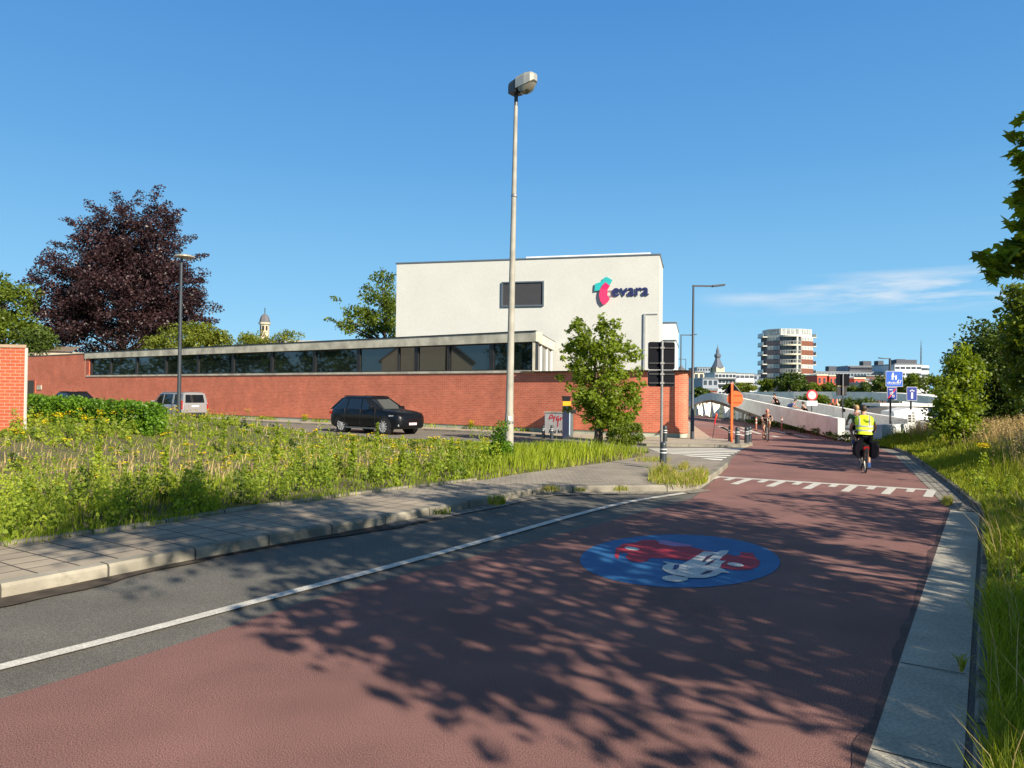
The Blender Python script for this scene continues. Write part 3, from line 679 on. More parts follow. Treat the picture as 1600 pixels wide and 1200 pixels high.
# company sign on the facade
sgn = empty('wall_sign', WBL + wbd * wu(970) + wbn * .05 + Vector((0, 0, wz(970, 456))), 0, 'raised company lettering evara with a teal and pink emblem on the white wall', 'sign')
def sgp(px, py, d=.0): return wbd * (wu(px) - wu(970)) + wbn * d + Vector((0, 0, wz(px, py) - wz(970, 456)))
def sz(x, y): return (900 + x / 11.43, 420 + y / 11.43)
def sgnpoly(name, pts, d, th, m): MB().prism([sgp(*sz(*p), d) for p in pts], wbn * th).build(name, m, sgn)
teal = [(332, 402), (342, 270), (420, 250), (470, 215), (500, 165), (548, 150), (650, 205), (605, 290), (540, 340), (450, 385)]
pink = [(528, 245), (605, 310), (568, 370), (560, 470), (605, 545), (560, 610), (495, 650), (440, 580), (418, 480), (430, 390), (470, 310)]
pinkd = [(528, 245), (605, 310), (570, 365), (460, 365), (475, 300)]
sgnpoly('teal_mark', teal, .02, .06, mat('sign_teal', (.02, .42, .42), .5, var=.04)); sgnpoly('pink_mark', pink, .03, .10, mat('sign_pink', (.80, .035, .14), .5, var=.04))
sgnpoly('pink_overlap', pinkd, .131, .006, mat('sign_magenta', (.60, .012, .12), .5, var=.04))
cu = bpy.data.curves.new('letters', 'FONT'); cu.body = 'evara'; cu.size = 1.0; cu.extrude = .025; cu.offset = .012; cu.space_character = 1.02
to = bpy.data.objects.new('letters_tmp', cu); COL.objects.link(to)
bpy.context.view_layer.update()
me = bpy.data.meshes.new_from_object(to.evaluated_get(bpy.context.evaluated_depsgraph_get())); COL.objects.unlink(to)
lo = bpy.data.objects.new('lettering', me); COL.objects.link(lo); lo.parent = sgn; me.materials.clear(); me.materials.append(mat('sign_navy', (.012, .02, .11), .5, var=.05))
xs_ = [v.co.x for v in me.vertices]; wtxt = (wu(1013) - wu(956)); k = wtxt / (max(xs_) - min(xs_)); p0 = sgp(*sz(640, 487), .025)
bas = Matrix((wbd, Vector((0, 0, 1)), wbn)).transposed().to_4x4()
lo.matrix_local = Matrix.Translation(p0) @ bas @ Matrix.Scale(k, 4)
for yy in (395, 488): MB().prism([sgp(*sz(575, yy - 5), .0), sgp(*sz(650, yy - 5), .0), sgp(*sz(650, yy + 5), .0), sgp(*sz(575, yy + 5), .0)], wbn * .03).build('mounting_rail', M_ALU, sgn)
# lower white box to the right of it, further back
b2 = empty('rooftop_box_building', (10.7, 52, 0), 0, 'small pale blue-white block peeking out right of the white building', 'building')
MB().box((0, 4, 3.55), (3.6, 8, 7.1), rz=wang).build('wall', mat('pale_blue_panel', (.62, .70, .72), .6, var=.03), b2)
MB().box((0, 4, 7.14), (3.7, 8.1, .08), rz=wang).build('roof_trim', M_ALU, b2); MB().box((0, 3.9, 5.9), (3.64, 8, .05), rz=wang).build('panel_joint', M_ALU, b2)

# ------------------------------------------------------------------ near orange brick wall, far left
bw = empty('garden_wall', (-15.2, 19.5, 0), 0, 'orange brick end wall with a pale coping at the left edge of the weedy lot', 'wall')
r_ = dp(39, 600, 19.5); r_.z = 0; base = Vector((-15.2, 19.5, 0)); a = Vector((-19.5, 18.9, 0)) - base; b = r_ - base; c = b + Vector((-.78, .62, 0)) * 5
o = sweep([a, b, c], [(0, -.1), (0, 3.04)]).build('wall', M_BRICK2, bw)
sweep([a, b, c], [(-.04, 3.04), (-.04, 3.12), (.35, 3.13)]).build('coping', mat('coping', (.42, .30, .2), .8, var=.15), bw)
MB().box((b.x + .01, b.y + .02, 1.52), (.05, .05, 3.04)).build('corner_strip', mat('white_paint_line', (.6, .55, .48), .8), bw)
#PART3
# ------------------------------------------------------------------ trees behind the buildings
def gz(x, y): return (x, y, 0)
D = 82
def E(px, py, rx, ry, D, dy=None, k=1150.0):
    p = dp(px, py, D); return (p.x, p.y, p.z, rx * D / k, (dy if dy else rx) * D / k, ry * D / k)
cl = crown_clumps([E(185, 470, 120, 90, D), E(205, 380, 78, 72, D), E(120, 500, 72, 55, D), E(275, 475, 62, 72, D), E(195, 420, 70, 80, D)], 760, 1.2, 150, 11, shell=.4, spray=.12)
rb = random.Random(5)
for (px, py, dx_, dy_) in ((100, 385, -1, -.35), (120, 350, -1, -.4), (70, 440, -1, -.3), (60, 470, -1, .1), (150, 330, -.7, -.8), (185, 320, -.2, -1), (215, 318, .2, -1), (240, 310, .5, -1), (265, 340, 1, -.6), (285, 375, 1, -.3), (300, 405, 1, -.4), (300, 440, 1, 0), (300, 495, 1, .15), (318, 500, 1, .1), (80, 410, -1, 0), (250, 330, .7, -.7), (130, 375, -1, -.3)):
    for k in range(4):
        p = dp(px + dx_ * 6 * k, py + dy_ * 6 * k, D + rb.uniform(-3, 3)); r_ = 1.0 * (1 - k * .11); cl.append((p.x, p.y, p.z, r_, r_, r_ * .6, 46 * (1 - k * .1)))
tree('copper_beech', (dp(190, 600, D).x, D, 0), 5, .6, cl, .27, L_BEECH, M_BARK, 3, 'huge dark purple copper beech standing behind the low brick building', nlimb=40)
cl = crown_clumps([E(15, 500, 40, 55, 75), E(-25, 480, 45, 60, 75)], 90, 1.2, 130, 12)
tree('green_tree', (dp(5, 600, 75).x, 75, 0), 3, .35, cl, .32, L_MID, M_BARK, 4, 'green tree left of the copper beech at the photo edge', nlimb=14)
cl = crown_clumps([E(60, 540, 22, 22, 72)], 30, 1.0, 120, 14)
tree('dark_shrub_tree', (dp(60, 600, 72).x, 72, 0), 2, .2, cl, .28, L_DARK, M_BARK, 8, 'dark green bush below the left side of the copper beech', nlimb=8)
cl = crown_clumps([E(300, 535, 58, 27, 72), E(330, 525, 24, 18, 72), E(250, 545, 30, 16, 72)], 90, .9, 120, 13)
tree('yellow_green_tree', (dp(300, 600, 72).x, 72, 0), 2, .3, cl, .26, L_YEL, M_BARK, 5, 'rounded yellow-green tree under the right side of the copper beech', nlimb=12)
cl = crown_clumps([E(405, 535, 32, 16, 95), E(445, 533, 26, 15, 95)], 60, .8, 60, 15, spray=.25)
tree('small_tree', (dp(420, 600, 95).x, 95, 0), 2, .25, cl, .28, L_YEL, M_BARK, 6, 'light airy yellow-green tree top in front of the small bell turret', nlimb=14)
cl = crown_clumps([E(595, 470, 34, 46, 56), E(575, 505, 42, 30, 56), E(550, 500, 28, 22, 56), E(615, 510, 30, 60, 58)], 130, .62, 60, 16, spray=.3)
for (px, py, dx_, dy_) in ((520, 500, -1, -.1), (530, 470, -1, -.6), (598, 432, 0, -1), (612, 440, .1, -1)):
    for k in range(4):
        p = dp(px + dx_ * 3.5 * k, py + dy_ * 3.5 * k, 56); cl.append((p.x, p.y, p.z, .35, .35, .3, 10))
tree('ash_tree', (dp(600, 600, 57).x, 57, 0), 2.5, .3, cl, .22, L_MID, M_BARK, 7, 'loose green and yellowish tree against the left edge of the white building', nlimb=30)
# pale house roof glimpsed under the beech and long pale roof behind the strip
h = empty('pale_house', (dp(75, 600, 74).x, 74, 0), 0, 'pale rendered house just visible below the copper beech', 'building')
MB().box((0, 0, 2.8), (8, 6, 5.6)).build('wall', mat('cream_wall', (.5, .44, .33), .85, var=.1), h)
MB().prism([(-4.2, -3.2, 5.6), (4.2, -3.2, 5.6), (3.2, 0, 6.2), (-3.2, 0, 6.2)], (0, .2, .05)).build('roof', mat('tile_roof', (.2, .15, .11), .85, var=.2), h)
h = empty('pale_roof_building', (dp(490, 600, 110).x, 110, 0), 0, 'long pale roofed building peeping over the concrete roof edge', 'building')
MB().box((0, 0, 4.2), (13, 8, 8.4)).build('wall', MATS['cream_wall'], h)
MB().prism([(-6.8, -4, 8.4), (6.8, -4, 8.4), (6.8, 0, 9.6), (-6.8, 0, 9.6)], (0, .3, .1)).build('roof', mat('pale_roof', (.42, .40, .36), .85, var=.1), h)
# bell turret
D = 190; c = dp(412, 600, D); tt = empty('bell_turret', (c.x, D, 0), 0, 'small stone bell turret with a domed slate cap behind the trees', 'tower')
u_ = D / 1150.0
zt = lambda py: dp(412, py, D).z
def octr(r, z, n=8): return [(r * math.cos(2 * math.pi * (j + .5) / n), r * math.sin(2 * math.pi * (j + .5) / n), z) for j in range(n)]
MB().loft([octr(7 * u_, 0), octr(7 * u_, zt(507))]).build('shaft', mat('turret_stone', (.55, .46, .33), .85, var=.2), tt)
MB().loft([octr(9 * u_, zt(507)), octr(9.5 * u_, zt(504))]).build('cornice', M_CONCF, tt)
MB().loft([octr(r * u_, zt(y)) for r, y in ((8, 504), (7.6, 500), (6.4, 496), (4.2, 492.5), (1.4, 490.5), (.6, 489))]).build('dome', mat('slate', (.12, .12, .13), .7, var=.2), tt)
MB().tube([(0, 0, zt(490)), (0, 0, zt(481))], .12, 5).build('spire', M_DPOLE, tt)
for a_ in (-90, -45, -135): MB().box((7.02 * u_ * .93 * math.cos(R(a_)), 7.02 * u_ * .93 * math.sin(R(a_)), zt(513)), (.5, .15, 1.2), rz=R(a_ + 90)).build('opening', M_FRAME, tt)

# ------------------------------------------------------------------ city behind the bridge
def block(name, pl, pr, ptop, D, depth, m, label, pbot=640, rz=0, group=None, floors=0, cols=0, wm=None, winfrac=(.6, .55), roofm=None, bands=None):
    """building whose front spans pixel columns pl..pr and rises to pixel row ptop, standing at distance D"""
    a, b = dp(pl, 600, D), dp(pr, 600, D); c = (a + b) / 2; zt = dp((pl + pr) / 2, ptop, D).z; w = (b - a).length
    o = empty(name, (c.x, D, 0), rz, label, 'building', group)
    MB().box((0, depth / 2, zt / 2), (w, depth, zt)).build('wall', m, o)
    MB().box((0, depth / 2, zt + .2), (w + .5, depth + .5, .4)).build('roof', roofm or M_ALU, o)
    if floors:
        fh = zt / floors; cw = w / cols
        for i in range(floors):
            for j in range(cols):
                MB().box((-w / 2 + (j + .5) * cw, -.03, (i + .52) * fh), (cw * winfrac[0], .12, fh * winfrac[1])).build('window', wm or M_GLASS, o)
    for (z0, z1, mm, pr_) in (bands or []):
        MB().box((0, -pr_ / 2, (z0 + z1) / 2 * zt), (w * .98, pr_ + .1, (z1 - z0) * zt)).build('balcony', mm, o)
    return o
M_BLGREY = mat('grey_facade', (.30, .34, .40), .8, var=.06); M_BLWH = mat('white_facade', (.62, .64, .66), .8, var=.05); M_CREAM = MATS['cream_wall']
M_REDF = mat('red_facade', (.55, .10, .06), .8, var=.1); M_DKF = mat('dark_facade', (.06, .07, .09), .7, var=.1); M_BEIGE = mat('beige_facade', (.62, .55, .42), .8, var=.05)
M_CWIN = mat('city_glass', (.05, .065, .08), .15, var=.3)
block('far_block', 1084, 1100, 582, 260, 14, M_BEIGE, 'beige city block just right of the tall grey street lamp', floors=4, cols=2, wm=M_CWIN)
block('far_block', 1098, 1122, 592, 240, 14, M_BLGREY, 'grey gabled house block below the spire', floors=3, cols=3, wm=M_CWIN)
block('far_block', 1089, 1110, 574.5, 420, 20, M_BLGREY, 'glassy grey block left of the church spire', floors=8, cols=5, wm=M_CWIN)
block('far_block', 1117, 1150, 583, 300, 16, M_BLWH, 'white block with dark balcony rows below the spire', floors=5, cols=6, wm=M_CWIN, winfrac=(.8, .5), bands=[(.58, .62, M_DKF, 1.2), (.78, .82, M_DKF, 1.2)])
block('far_block', 1149, 1178, 584.5, 310, 16, M_BLWH, 'white block with stacked dark balconies left of the round tower', floors=5, cols=4, wm=M_DKF, winfrac=(.85, .5), bands=[(.50, .53, M_SWHITE, 1.2), (.7, .73, M_SWHITE, 1.2)])
block('far_block', 1176, 1192, 586, 330, 16, M_BLGREY, 'narrow grey block touching the round tower', floors=5, cols=2, wm=M_CWIN)
block('red_house', 1104, 1120, 610.5, 150, 8, M_REDF, 'low orange-red roofed house under the white blocks', floors=1, cols=3, wm=M_CWIN)
block('long_slab_building', 1268, 1400, 582, 330, 16, M_BLGREY, 'long grey slab building right of the round tower', floors=6, cols=26, wm=M_CWIN, winfrac=(.7, .5))
block('stepped_building', 1325, 1402, 573, 345, 16, M_BLGREY, 'dark banded upper block with roof machinery behind the blue sign', floors=1, cols=1, wm=M_BLGREY, bands=[(.86, .92, M_DKF, 1.0), (.95, 1.0, M_DKF, 1.5)])
lw = block('curved_white_building', 1398, 1440, 570, 320, 20, M_BLWH, 'white building with rounded corner under the thin mast', floors=6, cols=5, wm=M_CWIN, winfrac=(.8, .35))
rg = []
rr_ = 20 * 320 / 1150.0; zt_ = dp(1440, 571, 320).z; cx_ = (dp(1440, 600, 320).x - dp(1419, 600, 320).x)
MB().loft([[(cx_ + rr_ * math.cos(R(a)), rr_ + rr_ * math.sin(R(a)), z) for a in range(-90, 91, 12)] + [(cx_, 2 * rr_, z)] for z in (0, zt_)]).build('round_corner', M_BLWH, lw)
for k in range(2, 6): MB().loft([[(cx_ + (rr_ + .15) * math.cos(R(a)), rr_ + (rr_ + .15) * math.sin(R(a)), z) for a in range(-90, 91, 12)] + [(cx_, 2 * rr_, z)] for z in (zt_ * (k + .25) / 6, zt_ * (k + .62) / 6)]).build('window_band', M_CWIN, lw)
MB().box((2, 8, zt_ + 1.4), (9, 6, 2.6)).build('roof_house', M_DKF, lw)
o = empty('radio_mast', (dp(1439, 600, 335).x, 335, 0), 0, 'thin tall radio mast on the white rounded building', 'mast')
z0 = dp(1439, 572, 335).z; z1 = dp(1439, 532, 335).z
MB().tube([(0, 0, z0 - 3), (0, 0, z0 + 8), (0, 0, z1)], [.35, .22, .08], 5).build('mast_pole', M_DPOLE, o)
for k in range(3): MB().box((0, 0, z0 + 4 + k * 2.0), (1.0, .1, .1)).build('crossbar', M_DPOLE, o)
for k, (a_, b_, t_, l_) in enumerate(((1277, 1292, 587, 'orange-red house nearest the round tower'), (1296, 1308, 588, 'second red house with a white gable, from the round tower'), (1335, 1351, 592, 'third orange-red house, behind the black sign'))):
    block('red_house', a_, b_, t_, 190, 10, M_REDF, l_, floors=3, cols=2, wm=M_CWIN, winfrac=(.4, .5), roofm=M_BEIGE)
    block('pale_house', b_ + .3, b_ + 5, t_ + 2, 192, 8, M_BEIGE, 'narrow pale house joined to the right of the ' + ('first', 'second', 'third')[k] + ' red house', floors=3, cols=1, wm=M_CWIN, winfrac=(.4, .4))
block('pale_house', 1348, 1364, 600, 170, 8, M_BEIGE, 'low cream house left of the blue signs', floors=2, cols=3, wm=M_CWIN, winfrac=(.4, .5))
block('brown_house', 1354, 1385, 588, 230, 8, mat('brown_roofs', (.14, .07, .06), .8, var=.2), 'brown-roofed terrace behind the blue signs', floors=2, cols=6, wm=M_CWIN)
# roof machinery
for (px, py, w_, h_) in ((1298, 579, 2.2, 1.6), (1352, 571, 2.4, 1.4), (1373, 570.5, 1.6, 1.2), (1406, 568, 2, 1.4)):
    p = dp(px, py, 350); o = empty('roof_unit', (p.x, 350, 0), 0, 'small dark machine box on the far rooftops at column %s' % ('nearest the tower' if px == 1298 else 'above the blue sign' if px == 1373 else 'left of the blue sign' if px == 1352 else 'beside the white rounded building'), 'roof unit', 'machines on the far roofs')
    MB().box((0, 0, p.z - 4), (w_ * 1.6, 4, 12)).build('casing', M_DKF, o)
# church spire
D = 420; c = dp(1121, 600, D); u_ = D / 1150.; sp = empty('church_tower', (c.x, D, 0), 0, 'stone church tower with a dark bulbous slate spire on the skyline', 'tower')
zt = lambda py: dp(1121, py, D).z
MB().box((0, 0, zt(574) / 2), (15 * u_, 15 * u_, zt(574)), rz=R(20)).build('shaft', mat('tower_stone', (.55, .50, .36), .85, var=.1), sp)
SL = mat('blue_slate', (.10, .12, .16), .6, var=.2)
MB().loft([octr(r * u_, zt(y)) for r, y in ((10, 575), (8, 571), (5.6, 566), (3.9, 561), (3.6, 559), (5.2, 557.5), (5.0, 554), (2.6, 552), (2.4, 547), (1.2, 544), (.3, 541), (.15, 536))], cap=True).build('spire', SL, sp)
p = dp(1076, 566, 120)
o = empty('round_roof_house', (dp(1064, 600, 110).x, 110, 0), 0, 'dark conical roof top peeking above the orange brick wall end', 'building')
zt = lambda py: dp(1064, py, 110).z
MB().loft([octr(r * 110 / 1150., zt(y), 10) for r, y in ((9, 600), (9, 581), (8, 578), (3, 574), (.4, 569))]).build('roof', mat('slate', (.12, .12, .13)), o)

# round apartment tower
D = 230.; c = dp(1230, 600, D); u_ = D / 1150.
ap = empty('apartment_tower', (c.x, D, 0), 0, 'eight storey white and brown faceted apartment tower with curved balconies', 'building')
zt = lambda py: dp(1230, py, D).z
ztop, zb = zt(514), 0.0; fl = [zt(y) for y in (612, 598, 583.6, 569.2, 554.8, 540.6, 526.5)]   # floor lines
M_TBR = mat('brown_cladding', (.17, .06, .035), .8, var=.2, scale=2); M_TGR = mat('grey_cladding', (.11, .10, .11), .8, var=.1); M_TWH = mat('tower_white', (.50, .50, .46), .7, var=.05)
foot = [(-30, 34), (-30, 8), (-14, -8), (18, -8), (42, 5), (42, 30), (20, 40), (-14, 40)]
foot = [(x * u_ * 1.0, y * u_) for x, y in foot]
MB().prism([(x, y, -1) for x, y in foot], (0, 0, zt(526.5) + 1)).build('core', M_TGR, ap)
M_TPANE = mat('tower_pane', (.30, .33, .33), .3, var=.4, scale=.6)
ft = [(-36, 34), (-36, 10), (-18, -6), (14, -6), (38, 4), (38, 30)]
MB().prism([(x * u_, y * u_, zt(526.5)) for x, y in foot and [(a * 1.0, b) for a, b in ((-27, 36), (-27, 8), (-13, -7), (18, -7), (40, 5), (40, 34))]], (0, 0, ztop - zt(526.5))).build('penthouse', M_TWH, ap)
def facade(p, q, zs, zh, m, name, proud, k0=0., k1=1.):
    p, q = Vector(p + (0,)), Vector(q + (0,)); d = (q - p); n_ = Vector((d.y, -d.x, 0)).normalized()
    a = p + d * k0 + n_ * proud; b = p + d * k1 + n_ * proud; a2 = p + d * k0 - n_ * .2; b2 = p + d * k1 - n_ * .2
    return MB().prism([(v.x, v.y, zs) for v in (a, b, b2, a2)], (0, 0, zh)).build(name, m, ap)
F = foot; fh = (fl[-1] - fl[0]) / 6
zf = [fl[0] - fh] + fl
for i in range(7):
    z0 = zf[i]
    for (a, b, wm_, k0, k1) in ((F[1], F[2], M_TGR, .05, .95), (F[3], F[4], M_TBR, .02, .98)):
        facade(a, b, z0, fh * .56, wm_, 'wall', .12)
        w_ = facade(a, b, z0 + fh * .56, fh * .44, M_TWH, 'window_band', .10, k0, k1)
        for j in range(4): 
            kk0 = k0 + (k1 - k0) * (.06 + j * .235); g_ = facade(a, b, z0 + fh * .62, fh * .3, M_TPANE, 'pane', .14, kk0, kk0 + .12); g_.parent = w_
    # curved balcony in front
    cxm, rx_ = (F[2][0] + F[3][0]) / 2, (F[3][0] - F[2][0]) / 2
    rim = lambda r_, z: [(cxm + rx_ * 1.02 * r_ * math.cos(R(a)), F[2][1] - .2 + 2.4 * r_ * -math.sin(R(a)) * -1 * -1, z) for a in range(0, 181, 15)]
    def rimz(z, r_=1.0): return [(cxm + rx_ * r_ * math.cos(R(180 + a)), F[2][1] + .0 + 2.2 * r_ * math.sin(R(180 + a)), z) for a in range(0, 181, 15)]
    MB().loft([rimz(z0 + fh * .96), rimz(z0 + fh * 1.14)]).build('balcony', M_CONCF if i < 6 else M_TWH, ap)
    facade(F[2], F[3], z0 + fh * .1, fh * .86, M_CWIN, 'glazing', .06, .04, .96)
    MB().box((cxm + rx_ * .45, F[2][1] - 1.6, z0 + fh * .5), (.5, .5, fh)).build('column', M_TWH, ap)
    if i:
        rl = MB(); P_ = [Vector(v) for v in rimz(z0 + fh * .45)]; rl.tube(P_, .07, 4)
        for v in P_[1:-1]: rl.tube([v, v - Vector((0, 0, fh * .32))], .05, 4)
        rl.build('railing', M_TWH, ap)
    for sx_, xx in ((-1, F[0][0]), (1, F[4][0])):
        MB().box((xx + sx_ * .5, 14 * u_ + 1, z0 + fh), (1.5, 5, .35)).build('balcony', M_TWH, ap)
        MB().box((xx + sx_ * 1.15, 14 * u_ + 1, z0 + fh + .7), (.08, 5, 1.1)).build('railing', mat('pale_glass', (.4, .46, .46), .2), ap)
for (a, b) in (((-27, 8), (-13, -7)), ((-13, -7), (18, -7)), ((18, -7), (40, 5))):
    A_, B_ = (a[0] * u_, a[1] * u_), (b[0] * u_, b[1] * u_)
    for j in range(4): facade(A_, B_, zt(526.5) + .9, 1.5, M_TPANE, 'pane', .08, .1 + j * .22, .1 + j * .22 + .14)

# trees and bushes in front of the city
for i, (px, py, rx, ry, D_, lm_, lab, n_) in enumerate((
    (1200, 602, 14, 14, 120, L_MID, 'green tree left of the round apartment tower foot', 40), (1235, 601, 26, 17, 118, L_DARK, 'wide dark green tree in front of the tower foot', 70),
    (1160, 609, 22, 9, 110, L_YEL, 'low yellow-green tree behind the white bridge arch', 40), (1145, 606, 16, 9, 130, L_DARK, 'dark bush left behind the orange sign', 30), (1098, 616, 18, 10, 105, L_DARK, 'dark bush beside the tall grey street lamp', 40), (1290, 607, 28, 7, 115, L_MID, 'low green hedge-like tree under the red houses', 40),
    (1345, 608, 24, 8, 112, L_DARK, 'low dark tree between the black sign and the cream house', 36), (1380, 602, 22, 16, 105, L_DARK, 'dark tree just behind the blue signs', 50), (1408, 602, 24, 17, 100, L_YEL, 'yellow-green tree right of the upper blue sign', 50), (1445, 604, 34, 20, 95, L_MID, 'mid green tree between the blue signs and the right thicket', 70),
    (1340, 636, 40, 10, 62, L_DARK, 'dark bush in the shade under the far bridge deck', 50), (1270, 628, 22, 12, 66, L_MID, 'green bush between the two bridge ramps', 36), (1480, 640, 30, 14, 60, L_MID, 'green bush below the bridge end at right', 30))):
    cl = crown_clumps([E(px, py, rx, ry, D_)], n_, .09 * rx * D_ / 1150. + .35, 70, 40 + i)
    b_ = dp(px, 600, D_); tree('background_tree', (b_.x, b_.y, 0), 1.2, .18, cl, .0026 * D_ + .05, lm_, M_BARK, 60 + i, lab, group='trees before the city', nlimb=8)

# ------------------------------------------------------------------ white looping bridge
br = empty('white_bridge', (12, 45, 0), 0, 'white concrete cycle bridge whose ramp climbs left over splayed columns', 'bridge')
BR0 = Vector((12, 45, 0))
def ribbon_wall(name, pts, th, m, par=br, o0=BR0):
    """pts: (px, ytop, ybot, D)"""
    T = [dp(a, b, d_) - o0 for a, b, c, d_ in pts]; Bm = [dp(a, c, d_) - o0 for a, b, c, d_ in pts]
    for q in Bm: pass
    rings = []
    for k, (t, b) in enumerate(zip(T, Bm)):
        tt_ = (T[min(k + 1, len(T) - 1)] - T[max(k - 1, 0)]); tt_.z = 0; tt_.normalize(); n_ = Vector((-tt_.y, tt_.x, 0)); n_ = n_ if n_.y > 0 else -n_
        rings.append([t, t + n_ * th, b + n_ * th, b])
    return MB().loft(rings).build(name, m, par, smooth=False)
near = [(1320, 654, 687, 34), (1300, 650, 681, 36.5), (1280, 646, 675, 39), (1242, 638.5, 664, 44), (1200, 630, 652, 50), (1163, 622, 639, 56), (1135, 615.5, 629, 61), (1117, 613.5, 624.5, 65), (1100, 617, 627, 70), (1084, 626, 634, 76), (1072, 633, 640, 80)]
ribbon_wall('parapet', near, .3, M_BRIDGE)
far_ = [(1462, 661, 668, 33), (1420, 654, 676, 36), (1367, 646, 680, 40), (1315, 636, 672, 45), (1257, 626, 655, 52), (1210, 619, 640, 60), (1163, 613.5, 632, 68)]
ribbon_wall('parapet', far_, .3, M_BRIDGE)
# deck between
rings = []
for (a, b, c_, d_), (a2, b2, c2, d2) in zip(near[:6], [far_[2], far_[3], (1290, 631, 664, 48), far_[4], far_[5], far_[6]]):
    p = dp(a, c_, d_) - BR0; q = dp(a2, c2, d2) - BR0; p = p + Vector((0, 0, .15)); q = Vector((q.x, q.y, p.z)); rings.append([p, q, q - Vector((0, 0, .3)), p - Vector((0, 0, .3))])
MB().loft(rings).build('deck', M_DECK, br)
# arch soffit, going back from the near edge beam
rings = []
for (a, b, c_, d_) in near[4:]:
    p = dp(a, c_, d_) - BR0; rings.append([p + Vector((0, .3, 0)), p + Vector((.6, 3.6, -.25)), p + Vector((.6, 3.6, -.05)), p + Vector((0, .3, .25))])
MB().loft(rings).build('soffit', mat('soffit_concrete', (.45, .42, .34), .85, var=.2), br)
for (px, D_, yt) in ((1093, 74, 633), (1104, 72, 630), (1118, 69, 629), (1136, 66, 631), (1156, 62, 637)):
    b_ = dp(px, 649, D_) - BR0; b_.z = 0; t1 = dp(px - 5, yt, D_ + 1) - BR0; t2 = dp(px + 5, yt, D_ + 1) - BR0
    for t in (t1, t2): MB().tube([b_ + (t - b_) * .0, t + Vector((0, 0, .3))], [.30, .18], 6).build('column', M_BRIDGE, br)
for (px, D_, yt) in ((1170, 58, 645), (1190, 54, 650)):
    b_ = dp(px, 656, D_) - BR0; b_.z = 0; t = dp(px + 3, yt - 2, D_ + .6) - BR0; MB().tube([b_, t], [.35, .5], 6).build('column', M_BRIDGE, br)
# right hand quay wall
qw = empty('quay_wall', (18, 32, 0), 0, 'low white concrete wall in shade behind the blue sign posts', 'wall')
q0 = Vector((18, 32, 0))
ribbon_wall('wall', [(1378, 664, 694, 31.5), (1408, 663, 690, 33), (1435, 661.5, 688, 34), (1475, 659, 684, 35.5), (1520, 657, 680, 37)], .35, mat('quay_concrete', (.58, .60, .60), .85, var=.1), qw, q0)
# far deck
fb = empty('far_bridge_deck', (18, 75, 0), 0, 'pale flat bridge deck curving behind the ramp in the distance', 'bridge'); f0 = Vector((18, 75, 0))
ribbon_wall('edge_beam', [(1150, 613, 621, 84), (1190, 612.5, 621.5, 80), (1240, 612, 622.5, 77), (1300, 612, 623.5, 74), (1360, 612.5, 624.5, 71), (1410, 615, 627, 68), (1450, 619, 631, 66), (1500, 625, 638, 64)], 4.0, M_BRIDGE, fb, f0)
for px, D_ in ((1200, 82), (1290, 77), (1400, 72), (1457, 68)):
    p = dp(px, 622, D_) - f0; MB().tube([(p.x, p.y, 0), (p.x, p.y, p.z + .2)], .35, 8).build('pier', M_BRIDGE, fb)
# water and boats
fw = flat('water', [(17, 37.5), (60, 38), (80, 62), (22, 62)], -.012, mat('canal_water', (.03, .04, .035), .08, var=.2, bump=.3, bscale=3))
def boat(px, pyw, D_, L_, rz, hull, label, tarp=None, name='moored_boat'):
    p = dp(px, 650, D_); o = empty(name, (p.x, D_, 0), rz, label, 'boat', 'boats moored at the quay')
    zt = dp(px, pyw, D_).z
    rings = []
    for t, w_, zz in ((-.5, .7, 1), (-.42, .95, .98), (0, 1.1, .94), (.3, .9, 1.02), (.45, .45, 1.15), (.5, .08, 1.22)):
        rings.append([(t * L_, -w_ * .9, zt * zz), (t * L_, -w_ * .55, 0), (t * L_, w_ * .55, 0), (t * L_, w_ * .9, zt * zz)])
    MB().loft(rings).build('hull', hull, o)
    MB().loft([[(t * L_, s_ * w_, zt * .98 + z) for s_, z in ((-1, 0), (-.8, h_), (.8, h_), (1, 0))] for t, w_, h_ in ((-.35, .7, .5), (-.1, .8, .75), (.12, .75, .7), (.2, .6, .3))]).build('cabin', tarp or M_SWHITE, o)
    return o
boat(1425, 655, 46, 5, .2, mat('navy_hull', (.015, .025, .07), .4), 'dark blue hulled boat with a white cabin beyond the quay wall')
boat(1459, 656, 50, 2.2, .5, mat('white_hull', (.5, .5, .5), .4), 'small boat under a bright blue tarpaulin at the end of the quay wall', mat('blue_tarp', (.02, .12, .42), .6, var=.2))
boat(1400, 652, 50, 8, -.1, M_BLACK, 'long black barge hull behind the first blue sign post', M_BLACK)
gp_ = empty('glass_pavilion', (dp(1440, 600, 58).x, 58, 0), 0, 'low pale pavilion with a flat roof under the far bridge deck', 'building')
for s_ in (-3.4, -1.2, 1.2, 3.4): MB().box((s_, 0, .7), (.18, .18, 1.4)).build('post', M_SWHITE, gp_)
MB().box((0, 0, 1.5), (8, 3, .22)).build('roof', M_BRIDGE, gp_); MB().box((0, 1.2, .7), (7, .1, 1.3)).build('wall', mat('tinted_glass', (.2, .22, .2), .2), gp_); MB().box((-.8, -.1, .75), (1.4, .2, .5)).build('window', M_FRAME, gp_)

